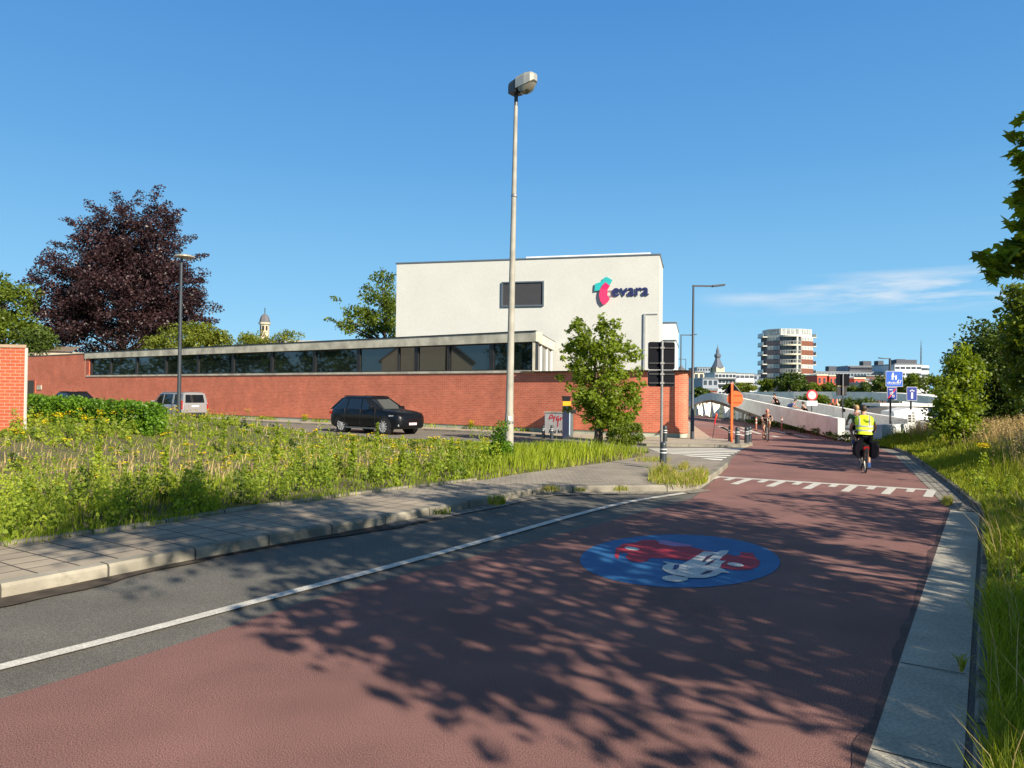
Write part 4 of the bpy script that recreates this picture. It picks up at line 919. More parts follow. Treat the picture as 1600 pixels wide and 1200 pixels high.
# things on the far side of our street, mirrored in the window strip only
h = empty('gabled_house', (-44, 32, 0), R(14), 'pale gabled house left of the view, mirrored in the windows', 'building')
MB().prism([(-.0, -5, 0), (-.0, 5, 0), (0, 5, 5.6), (0, 0, 9.4), (0, -5, 5.6)], (-9, 0, 0)).build('wall', mat('cream_house', (.75, .68, .54), .8, var=.06), h)
for s_ in (-1, 1): MB().prism([(.2, 0, 9.55), (.2, s_ * 5.3, 5.5), (.2, s_ * 5.3, 5.3), (.2, 0, 9.35)], (-9.4, 0, 0)).build('roof', MATS['tile_roof'], h)
for i, (x_, y_, r_) in enumerate(((-50, 18, 4.6), (-47, 7, 5), (-58, 44, 6), (-69, 55, 7), (-84, 68, 8))):
    cl = crown_clumps([(x_, y_, 6.5, r_ * 1.1, r_ * 1.1, 6.0)], 90, 1.5, 70, 80 + i)
    tree('roadside_tree', (x_, y_, 0), 2.5, .25, cl, .5, L_DARK, M_BARK, 90 + i, 'dark tree left of the view, mirrored %s in the window strip' % ('right of the gabled house', 'rightmost', 'left of the gabled house', 'far left', 'leftmost')[i], group='trees mirrored in the windows', nlimb=8)
#PART4
# ------------------------------------------------------------------ street furniture
def lathe(mb, prof, seg=14, c=(0, 0)):
    return mb.loft([[(c[0] + r * math.cos(2 * math.pi * j / seg), c[1] + r * math.sin(2 * math.pi * j / seg), z) for j in range(seg)] for r, z in prof])
# big pale lamp post in the verge
b = gp(795, 728); D = b.y; top = dp(806.5, 146, D)
lp = empty('lamp_post', b, 0, 'tall pale tapered lamp post with boxy lamp head standing in the weeds', 'street lamp')
tp_ = top - b
mb = MB(); mb.tube([(0, 0, -.1), tp_ * .0 + Vector((0, 0, 1.4)), Vector((0, 0, 1.45)), Vector((tp_.x * .35, 0, tp_.z * .5)), Vector((tp_.x, 0, tp_.z))], [.125, .118, .105, .082, .05], 16); mb.build('pole', M_CPOLE, lp, smooth=True)
mb = MB(); lathe(mb, [(.126, 1.15), (.126, 1.22)]); mb.build('band', M_STEEL, lp); MB().box((.02, -.125, 1.3), (.10, .012, .12)).build('sticker', M_SWHITE, lp)
for zc in (tp_.z * .72,): mb = MB(); lathe(mb, [(.079, zc), (.084, zc + .02), (.084, zc + .06), (.072, zc + .08)], c=(tp_.x * .72, 0)); mb.build('collar', M_STEEL, lp)
hd = Vector((tp_.x, 0, tp_.z))
mb = MB(); mb.tube([hd - Vector((0, 0, .35)), hd + Vector((.0, 0, .05))], .055, 10); mb.build('neck', M_DPOLE, lp)
# head: box housing (rear, darker) + front hood + lower glass bowl, axis pointing right/towards us
ax = Vector((.78, -.62, 0)); ay = Vector((.62, .78, 0)); az = Vector((0, 0, 1))
def hring(s, w, z0, z1, ch=.25): 
    o_ = hd + ax * s; return [o_ + ay * (-w) + az * z0, o_ + ay * w + az * z0, o_ + ay * w + az * (z0 + (z1 - z0) * (1 - ch)), o_ + ay * w * .72 + az * z1, o_ - ay * w * .72 + az * z1, o_ - ay * w + az * (z0 + (z1 - z0) * (1 - ch))]
MB().loft([hring(-.20, .11, .02, .24), hring(-.16, .15, -.02, .30), hring(.10, .17, -.02, .37)]).build('rear_housing', M_DPOLE, lp)
MB().loft([hring(.103, .18, .07, .39), hring(.40, .19, .10, .43), hring(.58, .15, .15, .42), hring(.66, .08, .2, .38)]).build('hood', mat('lamp_aluminium', (.45, .44, .38), .45, .4, var=.1), lp)
br_ = []
for s, w, zb in ((.12, .12, .03), (.2, .165, -.08), (.38, .175, -.12), (.52, .14, -.06), (.63, .07, .08)):
    o_ = hd + ax * s; zt_ = .075 + (s - .1) * .13; br_.append([o_ - ay * w + az * zt_, o_ - ay * w * .8 + az * lerp(zt_, zb, .7), o_ + az * zb, o_ + ay * w * .8 + az * lerp(zt_, zb, .7), o_ + ay * w + az * zt_])
MB().loft(br_).build('lamp_glass', mat('lamp_bowl', (.20, .19, .15), .15, var=.3, spec=.7), lp, smooth=True)
# modern grey street lamps
def grey_lamp(px, pyb, pyt, D, arm, label, seed, r=.07, name='street_lamp', flatdisc=False):
    b = dp(px, pyb, D); b.z = 0; h = dp(px, pyt, D).z; o = empty(name, b, 0, label, 'street lamp', 'grey street lamps')
    MB().tube([(0, 0, -.1), (0, 0, 1.3), (0, 0, 1.32), (0, 0, h)], [r * 1.25, r * 1.2, r, r * .62], 12).build('pole', M_DPOLE, o, smooth=True)
    if flatdisc:
        MB().loft([[(.15 + a_ * math.cos(2 * math.pi * j / 20), a_ * math.sin(2 * math.pi * j / 20), h + z) for j in range(20)] for a_, z in ((.2, -.06), (.5, 0), (.5, .06), (.3, .13))]).build('lamp_head', mat('lamp_disc', (.38, .36, .30), .5, .3), o)
    else:
        MB().box((arm * .32, 0, h - .02), (arm * .66 + r, .07, .07)).build('arm', M_DPOLE, o); MB().box((arm * .82, 0, h + .01), (abs(arm) * .4, .22, .07), ry=-.12 if arm > 0 else .12).build('lamp_head', M_DPOLE, o)
    return o
grey_lamp(1081.5, 689, 446, 32.3, 1.35, 'tall dark grey lamp with an angled arm at the rounded brick wall corner', 1)
grey_lamp(1063, 660, 523, 58, 1.2, 'smaller grey lamp rising behind the brick wall corner', 2)
grey_lamp(1071, 640, 561, 95, -1.2, 'faraway grey lamp between the two larger ones at the wall corner', 3, r=.06)
grey_lamp(279, 660, 402, 37, .3, 'grey lamp with a flat disc head in front of the copper beech', 4, r=.10, flatdisc=True)
o = grey_lamp(1390, 680, 560, 60, -.9, 'dark lamp column rising behind the upper blue sign', 5, r=.14)

def bollard(px, py, label, s=1.0, tilt=0):
    b = gp(px, py, .0); b.z = .0 if py < 700 else .1; o = empty('bollard', b, 0, label, 'bollard', 'dark grey bollards'); o.rotation_euler = (0, tilt, 0)
    mb = MB(); lathe(mb, [(.085 * s, -.1), (.085 * s, .30), (.074 * s, .54 * s), (.074 * s, .60 * s)]); mb.build('post', M_DPOLE, o, smooth=True)
    for z in (.41, .49): mb = MB(); lathe(mb, [(.0795 * s + .003, z * s), (.0775 * s + .003, (z + .025) * s)]); mb.build('reflective_band', M_SWHITE, o)
    mb = MB(); lathe(mb, [(.078 * s, .60 * s), (.074 * s, .64 * s), (.05 * s, .67 * s), (.015, .685 * s)]); mb.build('cap', M_DPOLE, o, smooth=True)
bollard(1036, 741, 'nearest dark bollard in the grass tuft beside the black-backed sign', 1.05)
bollard(1039, 693.5, 'dark bollard by the brick wall behind the sign pole', 1.1)
bollard(1141, 693, 'leftmost bollard of the group, just left of the orange sign post', 1.1)
bollard(1152, 697, 'bollard just right of the orange sign post', 1.12)
bollard(1166.5, 696, 'front bollard of the close pair at the crossing end', 1.1)
bollard(1171, 694, 'rear bollard of the close pair at the crossing end', 1.1)
bollard(849, 685, 'slim bollard left of the graffiti cabinet', .85)
bollard(862, 686, 'bollard in front of the graffiti cabinet left edge', .9)

def plate(mb, c, w, h, th, ang, r=0.04, mi=0, n=4):
    """upright rounded plate facing direction -y rotated by ang"""
    pts = []
    for qx, qz, a0 in ((1, 1, 0), (-1, 1, 90), (-1, -1, 180), (1, -1, 270)):
        for k in range(n + 1):
            a = R(a0 + 90 * k / n); pts.append((qx * (w / 2 - r) + r * math.cos(a), qz * (h / 2 - r) + r * math.sin(a)))
    ca, sa = math.cos(ang), math.sin(ang)
    mb.prism([(c[0] + x * ca + (-th / 2) * -sa, c[1] + x * sa + (-th / 2) * ca, c[2] + z) for x, z in pts], (-sa * th, ca * th, 0), mi); return mb
def icon(parent, name, polys, c, ang, off, m, s=1.0):
    """flat raised shapes on a plate; polys in plate coords"""
    ca, sa = math.cos(ang), math.sin(ang); mb = MB()
    for P in polys: mb.prism([(c[0] + x * s * ca + off * sa, c[1] + x * s * sa - off * ca, c[2] + z * s) for x, z in P], (sa * .004, -ca * .004, 0))
    return mb.build(name, m, parent)
def disc(x, z, r, n=14): return [(x + r * math.cos(2 * math.pi * k / n), z + r * math.sin(2 * math.pi * k / n)) for k in range(n)]
def bar(x0, z0, x1, z1, w):
    d = Vector((x1 - x0, z1 - z0)); d.normalize(); n_ = Vector((-d.y, d.x)) * w / 2
    return [(x0 - n_.x, z0 - n_.y), (x1 - n_.x, z1 - n_.y), (x1 + n_.x, z1 + n_.y), (x0 + n_.x, z0 + n_.y)]
def ring(x, z, r, w, n=14): return [bar(x + r * math.cos(2 * math.pi * k / n), z + r * math.sin(2 * math.pi * k / n), x + r * math.cos(2 * math.pi * (k + 1.05) / n), z + r * math.sin(2 * math.pi * (k + 1.05) / n), w) for k in range(n)]
# sign seen from behind (two black plates)
b = gp(1033, 738); D = b.y; k_ = D / 1150.
o = empty('traffic_sign', b, 0, 'grey pole with two black sign backs, large above small, near the crossing', 'sign')
zz = lambda py: dp(1033, py, D).z
MB().tube([(0, 0, -.05), (0, 0, zz(533))], .036, 10).build('pole', M_STEEL, o, smooth=True)
for y0, y1, nm in ((534, 577, 'large'), (579, 604, 'small')):
    z0, z1 = zz(y1), zz(y0)
    p = plate(MB(), (0, .075, (z0 + z1) / 2), 42 * k_, z1 - z0, .03, .08, .05).build('sign_plate', M_SIGNBK, o)
    plate(MB(), (0, .094, (z0 + z1) / 2), 42.8 * k_, (z1 - z0) * 1.015, .006, .08, .055).build('sign_face', M_SWHITE, p)
    for q in (.22, .78): MB().box((0, .045, lerp(z0, z1, q)), (42 * k_ * .96, .03, .035), rz=.08).build('rail', M_BLACK, p); MB().box((0, -.0, lerp(z0, z1, q)), (.10, .10, .05)).build('clamp', M_STEEL, p)
# orange works sign
b = gp(1143, 694); D = b.y; k_ = D / 1150.; zz = lambda py: dp(1143, py, D).z
o = empty('works_sign', b, 0, 'orange pole with the orange back of a round sign and a black triangle back', 'sign')
MB().box((0, 0, zz(600) / 2), (.085, .085, zz(600))).build('pole', M_ORANGE, o); MB().box((0, 0, zz(599)), (.09, .09, .07)).build('pole_cap', mat('pink_cap', (.8, .25, .2)), o)
mb = MB(); cz = zz(623); mb.prism([(.16 + .33 * math.cos(2 * math.pi * j / 28), .07, cz + .33 * math.sin(2 * math.pi * j / 28)) for j in range(28)], (0, .03, 0)); rs = mb.build('round_plate', M_ORANGE, o)
for z in (-.15, .14): MB().box((.16, .055, cz + z), (.56, .03, .03)).build('rail', mat('dark_orange', (.5, .07, .01)), rs)  # rails in a darker orange than the plate
MB().prism([(.03 - .37, .105, zz(614)), (.03 + .39, .105, zz(614)), (.03, .105, zz(596))], (0, .025, 0)).build('triangle_plate', M_SIGNBK, o)
MB().tube([(.42, .12, zz(614)), (.03, .12, zz(596))], .014, 6).build('triangle_rim', M_STEEL, o)
# leaning temporary post with red tape on a rubber foot
b = gp(1113, 688); D = b.y; k_ = D / 1150.
o = empty('leaning_post', b, 0, 'thin leaning red and black post on a rubber foot left of the orange sign', 'post')
MB().box((0, 0, .05), (.36, .2, .1)).build('rubber_foot', M_BLACK, o); MB().tube([(0, 0, .05), (.10, 0, .7)], .014, 6).build('pole', M_BLACK, o)
MB().tube([(.10, 0, .7), (.165, 0, 1.16)], .028, 6).build('red_tape', M_SRED, o); MB().box((.17, 0, 1.1), (.08, .02, .2), ry=.2).build('red_flag', M_ORANGE, o)
# red and white flexible posts
for i, (px, py, s, lb) in enumerate(((1142, 681, 1.0, 'red and white marker post directly behind the orange sign pole'), (1181.5, 673, 1.0, 'red and white marker post left of the oncoming cyclist'), (1221.5, 674, 1.05, 'red and white marker post right of the oncoming cyclist'))):
    b = gp(px, py); h = .78 * s if i else .85; o = empty('marker_post', b, 0, lb, 'post', 'red and white marker posts')
    MB().tube([(0, 0, 0), (0, 0, h)], .045, 8).build('post', mat('terracotta_post', (.42, .16, .10), .6), o, smooth=True)
    for z in (.62, .86): mb = MB(); lathe(mb, [(.048, h * z - .05), (.048, h * z + .02)], 8); mb.build('white_band', M_SWHITE, o)
    mb = MB(); lathe(mb, [(.10, 0), (.10, .04)], 8); mb.build('foot', M_BLACK, o)
# no entry for vehicles sign
b = gp(1268, 674); D = b.y; k_ = D / 1150.; zz = lambda py: dp(1268, py, D).z
o = empty('round_sign', b, 0, 'round white sign with a red ring above a small white plate by the ramp', 'sign')
MB().tube([(0, 0, 0), (0, 0, zz(610))], .03, 8).build('pole', M_DPOLE, o)
cz = zz(617.5); r_ = 8.6 * k_
MB().prism([(r_ * math.cos(2 * math.pi * j / 28), -.06, cz + r_ * math.sin(2 * math.pi * j / 28)) for j in range(28)], (0, .03, 0)).build('red_disc', M_SRED, o)
MB().prism([(r_ * .72 * math.cos(2 * math.pi * j / 28), -.068, cz + r_ * .72 * math.sin(2 * math.pi * j / 28)) for j in range(28)], (0, .006, 0)).build('white_disc', mat('aged_white', (.55, .52, .50), .5), o)
p = plate(MB(), (0, -.05, zz(630)), 16.5 * k_, 7.5 * k_, .03, 0, .02).build('lower_plate', M_SWHITE, o)
icon(p, 'print', [bar(-.2, .03, -.05, .03, .025), bar(.02, .03, .2, .03, .025), bar(-.18, -.04, .12, -.04, .02)], (0, -.05, zz(630)), 0, .016, M_ALU)
# black signal back at the ramp foot
b = gp(1316.5, 686); D = b.y; k_ = D / 1150.; zz = lambda py: dp(1316, py, D).z
o = empty('signal_post', b, 0, 'thin grey pole carrying a tall black panel seen from behind at the ramp foot', 'sign')
MB().tube([(0, 0, 0), (0, 0, zz(584))], .035, 8).build('pole', M_STEEL, o, smooth=True)
MB().box((.03, .09, (zz(584) + zz(603)) / 2), (.62, .06, zz(584) - zz(603) - .02)).build('black_panel', M_SIGNBK, o); MB().box((-.02, .1, (zz(604) + zz(618)) / 2), (.45, .10, zz(604) - zz(618))).build('black_box', M_BLACK, o)
MB().box((.04, -.0, zz(641)), (.12, .12, .16)).build('clip', M_BLACK, o)
# blue signs
b = gp(1391, 690); D = b.y; k_ = D / 1150.; zz = lambda py: dp(1391, py, D).z; cx_ = 4.5 * k_
o = empty('blue_sign_post', b, 0, 'dark post with a large blue walkers and cyclists sign over a smaller blue one', 'sign')
MB().tube([(0, 0, -.1), (0, 0, zz(579))], .045, 10).build('pole', M_DPOLE, o, smooth=True)
c = (cx_, -.07, (zz(580) + zz(604)) / 2); w_, h_ = 26.5 * k_, 24.3 * k_
p = plate(MB(), c, w_, h_, .03, 0, .04).build('upper_sign', M_SWHITE, o); plate(MB(), (c[0], c[1] - .018, c[2]), w_ * .965, h_ * .96, .006, 0, .035).build('blue_face', M_BLUE, p)
ic = [disc(-.07, .25, .035), [(-.12, .21), (-.03, .21), (-.02, .08), (-.05, .08), (-.05, -.05), (-.075, -.05), (-.08, .05), (-.10, -.05), (-.13, -.05), (-.12, .08), (-.14, .09)], disc(.07, .15, .025), [(.03, .12), (.10, .12), (.11, .04), (.09, -.05), (.07, -.05), (.065, .02), (.05, -.05), (.03, -.05), (.04, .04)], bar(-.03, .14, .04, .08, .02)]
for bx in (-.24, -.04, .16): ic += ring(bx - .045, -.2, .045, .014) + ring(bx + .06, -.2, .045, .014) + [bar(bx - .045, -.2, bx + .01, -.13, .014), bar(bx + .01, -.13, bx + .06, -.2, .014), bar(bx - .01, -.2, bx + .03, -.12, .014)]
ic += [disc(.19, -.06, .028), bar(.17, -.09, .13, -.14, .035), disc(.30, -.08, .024), bar(.29, -.11, .26, -.17, .03)]
icon(p, 'walker_cyclist_mark', ic, c, 0, .024, M_SWHITE, k_ * 34)
c = (1 * k_, -.07, (zz(605) + zz(624.5)) / 2); w_, h_ = 15 * k_, 19.5 * k_
p = plate(MB(), c, w_, h_, .03, 0, .03).build('lower_sign', M_SWHITE, o); plate(MB(), (c[0], c[1] - .018, c[2]), w_ * .94, h_ * .95, .006, 0, .03).build('blue_face', M_DBLUE, p)
icon(p, 'red_stroke', [bar(-.17, -.22, .17, .22, .06)], c, 0, .024, M_SRED, k_ * 34)
icon(p, 'white_mark', ring(-.05, .0, .05, .018) + ring(.05, -.12, .05, .018) + [bar(-.05, .0, .05, -.12, .02), bar(-.14, .17, .02, .17, .03), disc(.02, .06, .03), bar(.02, .03, -.01, -.06, .03)], c, 0, .029, M_SWHITE, k_ * 34)
b = gp(1423, 692); D = b.y; k_ = D / 1150.; zz = lambda py: dp(1423, py, D).z
o = empty('blue_sign_post', b, 0, 'dark post with one small dark blue sign above a black and white notice board', 'sign')
MB().tube([(0, 0, -.1), (0, 0, zz(605))], .045, 10).build('pole', M_DPOLE, o, smooth=True)
c = (0, -.07, (zz(604.5) + zz(626)) / 2); w_, h_ = 16 * k_, 21.5 * k_
p = plate(MB(), c, w_, h_, .03, 0, .03).build('upper_sign', M_SWHITE, o); plate(MB(), (c[0], c[1] - .018, c[2]), w_ * .94, h_ * .95, .006, 0, .03).build('blue_face', M_DBLUE, p)
icon(p, 'white_bar', [bar(0, -.22, 0, .06, .09), bar(-.1, .13, -.04, .13, .05), bar(.03, .13, .11, .13, .04), disc(0, .17, .03)], c, 0, .024, M_SWHITE, k_ * 34)
c = (0, -.06, (zz(640) + zz(668.5)) / 2); w_, h_ = 12.5 * k_, 28.5 * k_
p = plate(MB(), c, w_, h_, .03, 0, .02).build('notice_board', M_SWHITE, o)
ic = [bar(-.16, z, -.02, z, .09) for z in (.13, .01, -.11)] + ring(.07, .26, .045, .025)
icon(p, 'black_squares', ic, c, 0, .018, M_BLACK, k_ * 34); icon(p, 'grey_squares', [bar(.03, z, .13, z, .085) for z in (.13, .01, -.11)] + [bar(-.12, -.33, .12, -.33, .02), bar(-.12, -.38, .12, -.38, .02)], c, 0, .019, M_ALU, k_ * 34)
# info column with yellow band, bin, graffiti cabinet
b = gp(884, 686); D = b.y; k_ = D / 1150.; zz = lambda py: dp(884, py, D).z
o = empty('parking_meter', b, 0, 'dark navy column with a yellow band and flared cap left of the maple', 'column')
NAVY = mat('navy_metal', (.012, .018, .05), .4, var=.1)
MB().box((0, 0, zz(626) / 2), (.30, .26, zz(626))).build('column', NAVY, o)
MB().box((0.02, 0, (zz(627) + zz(634)) / 2), (.36, .30, zz(627) - zz(634)), ).build('yellow_band', mat('amber_band', (.85, .36, .01), .5), o)
MB().loft([[(sx_ * w_, sy_ * w_, z) for sx_, sy_ in ((-1, -1), (1, -1), (1, 1), (-1, 1))] for w_, z in ((.15, zz(626)), (.19, zz(620)), (.2, zz(619)))]).build('cap', M_BLACK, o)
MB().box((.155, -.14, zz(662)), (.05, .02, 1.0)).build('edge_strip', mat('pale_strip', (.4, .5, .6), .4), o); MB().box((.26, -.02, zz(642.5)), (.35, .16, .16)).build('side_arm', M_BLACK, o); MB().box((.25, 0, zz(665)), (.14, .14, 1.2)).build('side_box', M_ALU, o)
cab = wl(3.84, .45); b = dp(872, 680, cab.y - .1); b.z = 0
o = empty('utility_cabinet', b, math.atan2(WD.y, WD.x) + math.pi, 'pale grey cabinet with red graffiti standing against the brick wall', 'cabinet')
zt_ = dp(872, 645, b.y).z; MB().box((0, 0, zt_ / 2), (1.25, .5, zt_)).build('housing', mat('cabinet_grey', (.42, .41, .40), .7, var=.15), o, bevel=.02); MB().box((0, 0, zt_ + .025), (1.3, .55, .05)).build('lid', M_CONCF, o)
fy = -.255
def cstroke(P, w, m, nm):
    mb = MB(); P = [(x, z * zt_ / 1.5) for x, z in P]
    for a, b_ in zip(P[:-1], P[1:]):
        mb.prism([(x, fy, z) for x, z in bar(a[0], a[1], b_[0], b_[1], w)], (0, -.004, 0))
    mb.build(nm, m, o)
for P in (((-.35, 1.05), (-.30, 1.3), (-.2, 1.38), (-.12, 1.2)), ((-.32, 1.15), (-.10, 1.16)), ((-.02, 1.3), (-.12, .9)), ((.2, 1.28), (.08, 1.22), (.06, 1.02), (.2, 1.0), (.2, 1.12), (.12, 1.13)), ((.28, 1.22), (.30, 1.0)), ((.28, 1.12), (.42, 1.2)), ((.15, .95), (.13, .6))): cstroke(P, .05, M_SRED, 'red_graffiti')
for P in (((-.35, .15), (-.30, .4), (-.2, .15)), ((-.1, .35), (-.02, .12), (.05, .35)), ((.15, .1), (.18, .38), (.26, .18), (.34, .38), (.38, .12))): cstroke(P, .04, M_BLACK, 'black_graffiti')

# ------------------------------------------------------------------ vehicles
def make_wheel(par, x, y, r, w, sd, spokes=10, rimr=.72):
    t = MB(); seg = 28
    prof = [(r * .70, -w / 2), (r * .93, -w / 2), (r, -w * .36), (r, w * .36), (r * .93, w / 2), (r * .70, w / 2)]
    t.loft([[(x + q * math.cos(2 * math.pi * j / seg), y + yy, r + q * math.sin(2 * math.pi * j / seg)) for j in range(seg)] for q, yy in prof], cap=False); tyre = t.build('wheel', M_TYRE, par, smooth=True)
    t = MB(); yo = y + sd * w * .40
    t.loft([[(x + q * math.cos(2 * math.pi * j / seg), yo + yy * sd, r + q * math.sin(2 * math.pi * j / seg)) for j in range(seg)] for q, yy in ((r * .71, 0), (r * .71, .015), (r * .63, .01), (r * .62, -.03))], cap=False)
    for k in range(spokes):
        a = 2 * math.pi * k / spokes; c_, s_ = math.cos(a), math.sin(a); n_ = .022
        t.prism([(x + q * c_ - e * s_, yo, r + q * s_ + e * c_) for q, e in ((r * .1, -n_), (r * .65, -n_ * 1.3), (r * .65, n_ * 1.3), (r * .1, n_))], (0, sd * .02, 0))
    t.loft([[(x + r * .15 * math.cos(2 * math.pi * j / 12), yo + yy * sd, r + r * .15 * math.sin(2 * math.pi * j / 12)) for j in range(12)] for yy in (0, .03)]); t.build('rim', M_RIM, tyre)
    t = MB(); t.loft([[(x + r * .68 * math.cos(2 * math.pi * j / 20), yo + yy, r + r * .68 * math.sin(2 * math.pi * j / 20)) for j in range(20)] for yy in (-sd * .07, -sd * .05)]); t.build('hub_back', M_BLACK, tyre)

def car(name, loc, rz, label, cat, P, paint, group=None):
    """P: dict with stations for the lower body and the cabin; +x = front"""
    o = empty(name, loc, rz, label, cat, group); st = P['body']    # (x, halfwidth, z_low, z_belt, crown)
    rings = []
    for x, w, zl, zb, cr in st:
        h = zb - zl
        half = [(w * .80, zl), (w * .96, zl + h * .12), (w, zl + h * .35), (w * 1.0, zl + h * .62), (w * .965, zl + h * .90), (w * .90, zb), (w * .6, zb + cr * .8)]
        rings.append([(x, -a, z) for a, z in half] + [(x, 0, zb + cr)] + [(x, a, z) for a, z in reversed(half)])
    mb = MB(); mb.loft(rings); body = mb.build('body', paint, o, smooth=True)
    # wheel arches as dark rings
    rw, xw = P['wheel_r'], P['wheels']; wy = P['wy']
    for x in xw:
        for sd in (-1, 1):
            mb = MB(); seg = 16
            for k in range(seg):
                a0, a1 = math.pi * k / seg - .1, math.pi * (k + 1) / seg - .1
                q = [(x + q_ * math.cos(a), sd * (wy + .13), rw + q_ * math.sin(a)) for q_, a in ((rw * 1.03, a0), (rw * 1.22, a0), (rw * 1.22, a1), (rw * 1.03, a1))]
                mb.prism(q, (0, -sd * .10, 0))
            mb.build('wheel_arch', M_BLACK, o)
            mb = MB(); mb.loft([[(x + rw * 1.06 * math.cos(2 * math.pi * j / 20), sd * (wy + .105 - e), rw + rw * 1.06 * math.sin(2 * math.pi * j / 20)) for j in range(20)] for e in (0, .3)]); mb.build('wheel_well', M_BLACK, o)
            make_wheel(o, x, sd * (wy + .02), rw, .24, sd, P.get('spokes', 10))
    # cabin
    cb = P['cabin']   # (x_bottom, x_top) per pillar from rear to front ; z belt, z roof ; half widths
    zb, zr, wb_, wr_ = P['zb'], P['zr'], P['wb'], P['wr']
    (rb0, rt0), (fb0, ft0) = cb[0], cb[-1]
    lo_ = [(rb0, -wb_ * .93), (rb0 + .25, -wb_), (fb0 - .5, -wb_), (fb0, -wb_ * .80), (fb0, wb_ * .80), (fb0 - .5, wb_), (rb0 + .25, wb_), (rb0, wb_ * .93)]
    hi_ = [(rt0, -wr_ * .93), (rt0 + .2, -wr_), (ft0 - .3, -wr_), (ft0, -wr_ * .86), (ft0, wr_ * .86), (ft0 - .3, wr_), (rt0 + .2, wr_), (rt0, wr_ * .93)]
    MB().loft([[(x, y, zb - .06) for x, y in lo_], [(x, y, zr - .05) for x, y in hi_]]).build('windows', M_CARGLS, o)
    rr_ = [[(x * 1.0, y * s_, z) for x, y in hi_] for s_, z in ((1.02, zr - .07), (1.0, zr - .01), (.82, zr + .035), (.3, zr + .05))]
    MB().loft(rr_).build('roof', paint, o, smooth=True)
    for sd in (-1, 1):
        for (xb_, xt_), wd_ in zip(cb, P['pillars']):
            e_ = .95 if (xb_, xt_) in (cb[0],) else (.86 if (xb_, xt_) == cb[-1] else 1.0)
            q0 = Vector((xb_, sd * wb_ * (.96 if e_ > .9 and e_ < 1 else (.82 if e_ < .9 else 1.004)), zb - .05)); q1 = Vector((xt_, sd * wr_ * (.96 if e_ > .9 and e_ < 1 else (.88 if e_ < .9 else 1.01)), zr - .04))
            MB().prism([q0 - Vector((wd_, 0, 0)), q0 + Vector((wd_, 0, 0)), q1 + Vector((wd_ * .8, 0, 0)), q1 - Vector((wd_ * .8, 0, 0))], (0, -sd * .05, 0)).build('pillar', paint, o)
        MB().box((P['mirror'], sd * (wb_ + .10), zb + .07), (.16, .2, .15)).build('mirror', paint, o, bevel=.03)
        for xd in P['handles']: MB().box((xd, sd * (P['w'] * .975), zb - .16), (.2, .03, .03)).build('door_handle', paint, o)
        for xd in P['seams']: MB().box((xd, sd * P['w'] * .985, (zb + .35) / 2 + .05), (.012, .05, zb - .45)).build('door_seam', M_BLACK, o)
    return o
suvP = dict(body=[(-2.44, .72, .42, .98, .02), (-2.38, .86, .30, 1.06, .02), (-2.1, .96, .26, 1.16, .02), (-1.4, 1.0, .26, 1.18, .01), (0, 1.0, .26, 1.17, .01), (.9, 1.0, .26, 1.17, .04), (1.25, .99, .26, 1.15, .06), (1.9, .97, .26, 1.07, .07), (2.25, .92, .28, 1.0, .06), (2.40, .82, .30, .90, .05), (2.47, .68, .36, .78, .03)],
    wheel_r=.40, wheels=(-1.45, 1.50), wy=.85, cabin=[(-2.3, -1.62), (-1.15, -1.12), (-.10, -.16), (1.28, .22)], pillars=(.10, .04, .045, .035), zb=1.18, zr=1.74, wb=.92, wr=.74, mirror=.72, handles=(-.95, .12), seams=(-1.2, -.08, .95), w=1.0)
sv = car('parked_suv', (-6.6, 36.0, 0), math.atan2(-.60, .80), 'black sport utility car parked at the brick wall facing right', 'car', suvP, M_CARBLK, 'cars parked along the brick wall')
MB().box((2.40, 0, .62), (.10, .95, .34)).build('grille', M_BLACK, sv); MB().box((2.47, .0, .52), (.02, .50, .11)).build('number_plate', mat('plate_pink', (.75, .55, .55), .5), sv)
for sd in (-1, 1):
    MB().loft([[(2.1, sd * .90, .80), (2.1, sd * .93, .92), (1.85, sd * .965, .93), (1.85, sd * .965, .86)], [(2.36, sd * .62, .76), (2.37, sd * .6, .90), (2.36, sd * .6, .9), (2.36, sd * .62, .76)]]).build('headlight', M_LENS, sv)
    MB().box((2.33, sd * .72, .46), (.12, .26, .09)).build('fog_light', M_LENS, sv); MB().box((-.75, sd * .66, 1.80), (1.7, .03, .03)).build('roof_rail', M_BLACK, sv); MB().box((-2.36, sd * .78, .96), (.1, .3, .12)).build('tail_light', M_TAIL, sv)
    MB().box((.05, sd * .99, .28), (2.3, .05, .07)).build('side_sill', M_ALU, sv)
MB().prism([(-.13, -.905, 1.13), (-.06, -.905, 1.13), (-.08, -.72, 1.64), (-.14, -.72, 1.64)], (0, -.004, 0)).build('chrome_strip', M_STEEL, sv)
s2 = copy_tree(sv); s2.name = 'parked_suv'; s2.location = (dp(112, 600, 55).x, 55.8, 0); s2['label'] = 'dark car with only its roof showing above the left hedge'
vanP = dict(body=[(-2.2, .80, .45, 1.10, .0), (-2.16, .90, .32, 1.16, .0), (-1.9, .93, .28, 1.16, .0), (0, .93, .26, 1.12, .0), (1.0, .93, .26, 1.10, .04), (1.5, .92, .26, 1.05, .08), (2.0, .86, .28, .92, .05), (2.2, .66, .34, .75, .04)],
    wheel_r=.33, wheels=(-1.35, 1.42), wy=.78, cabin=[(-2.12, -2.0), (-1.15, -1.12), (.0, -.02), (1.45, .62)], pillars=(.13, .10, .05, .04), zb=1.15, zr=1.80, wb=.90, wr=.76, mirror=1.0, handles=(-.9, .15), seams=(-1.15, .02, 1.05), w=.93)
vn = car('parked_van', (-22.0, 48.2, 0), math.atan2(.57, -.82), 'silver grey family van parked with its rear towards the camera', 'van', vanP, M_CARSIL, 'cars parked along the brick wall')
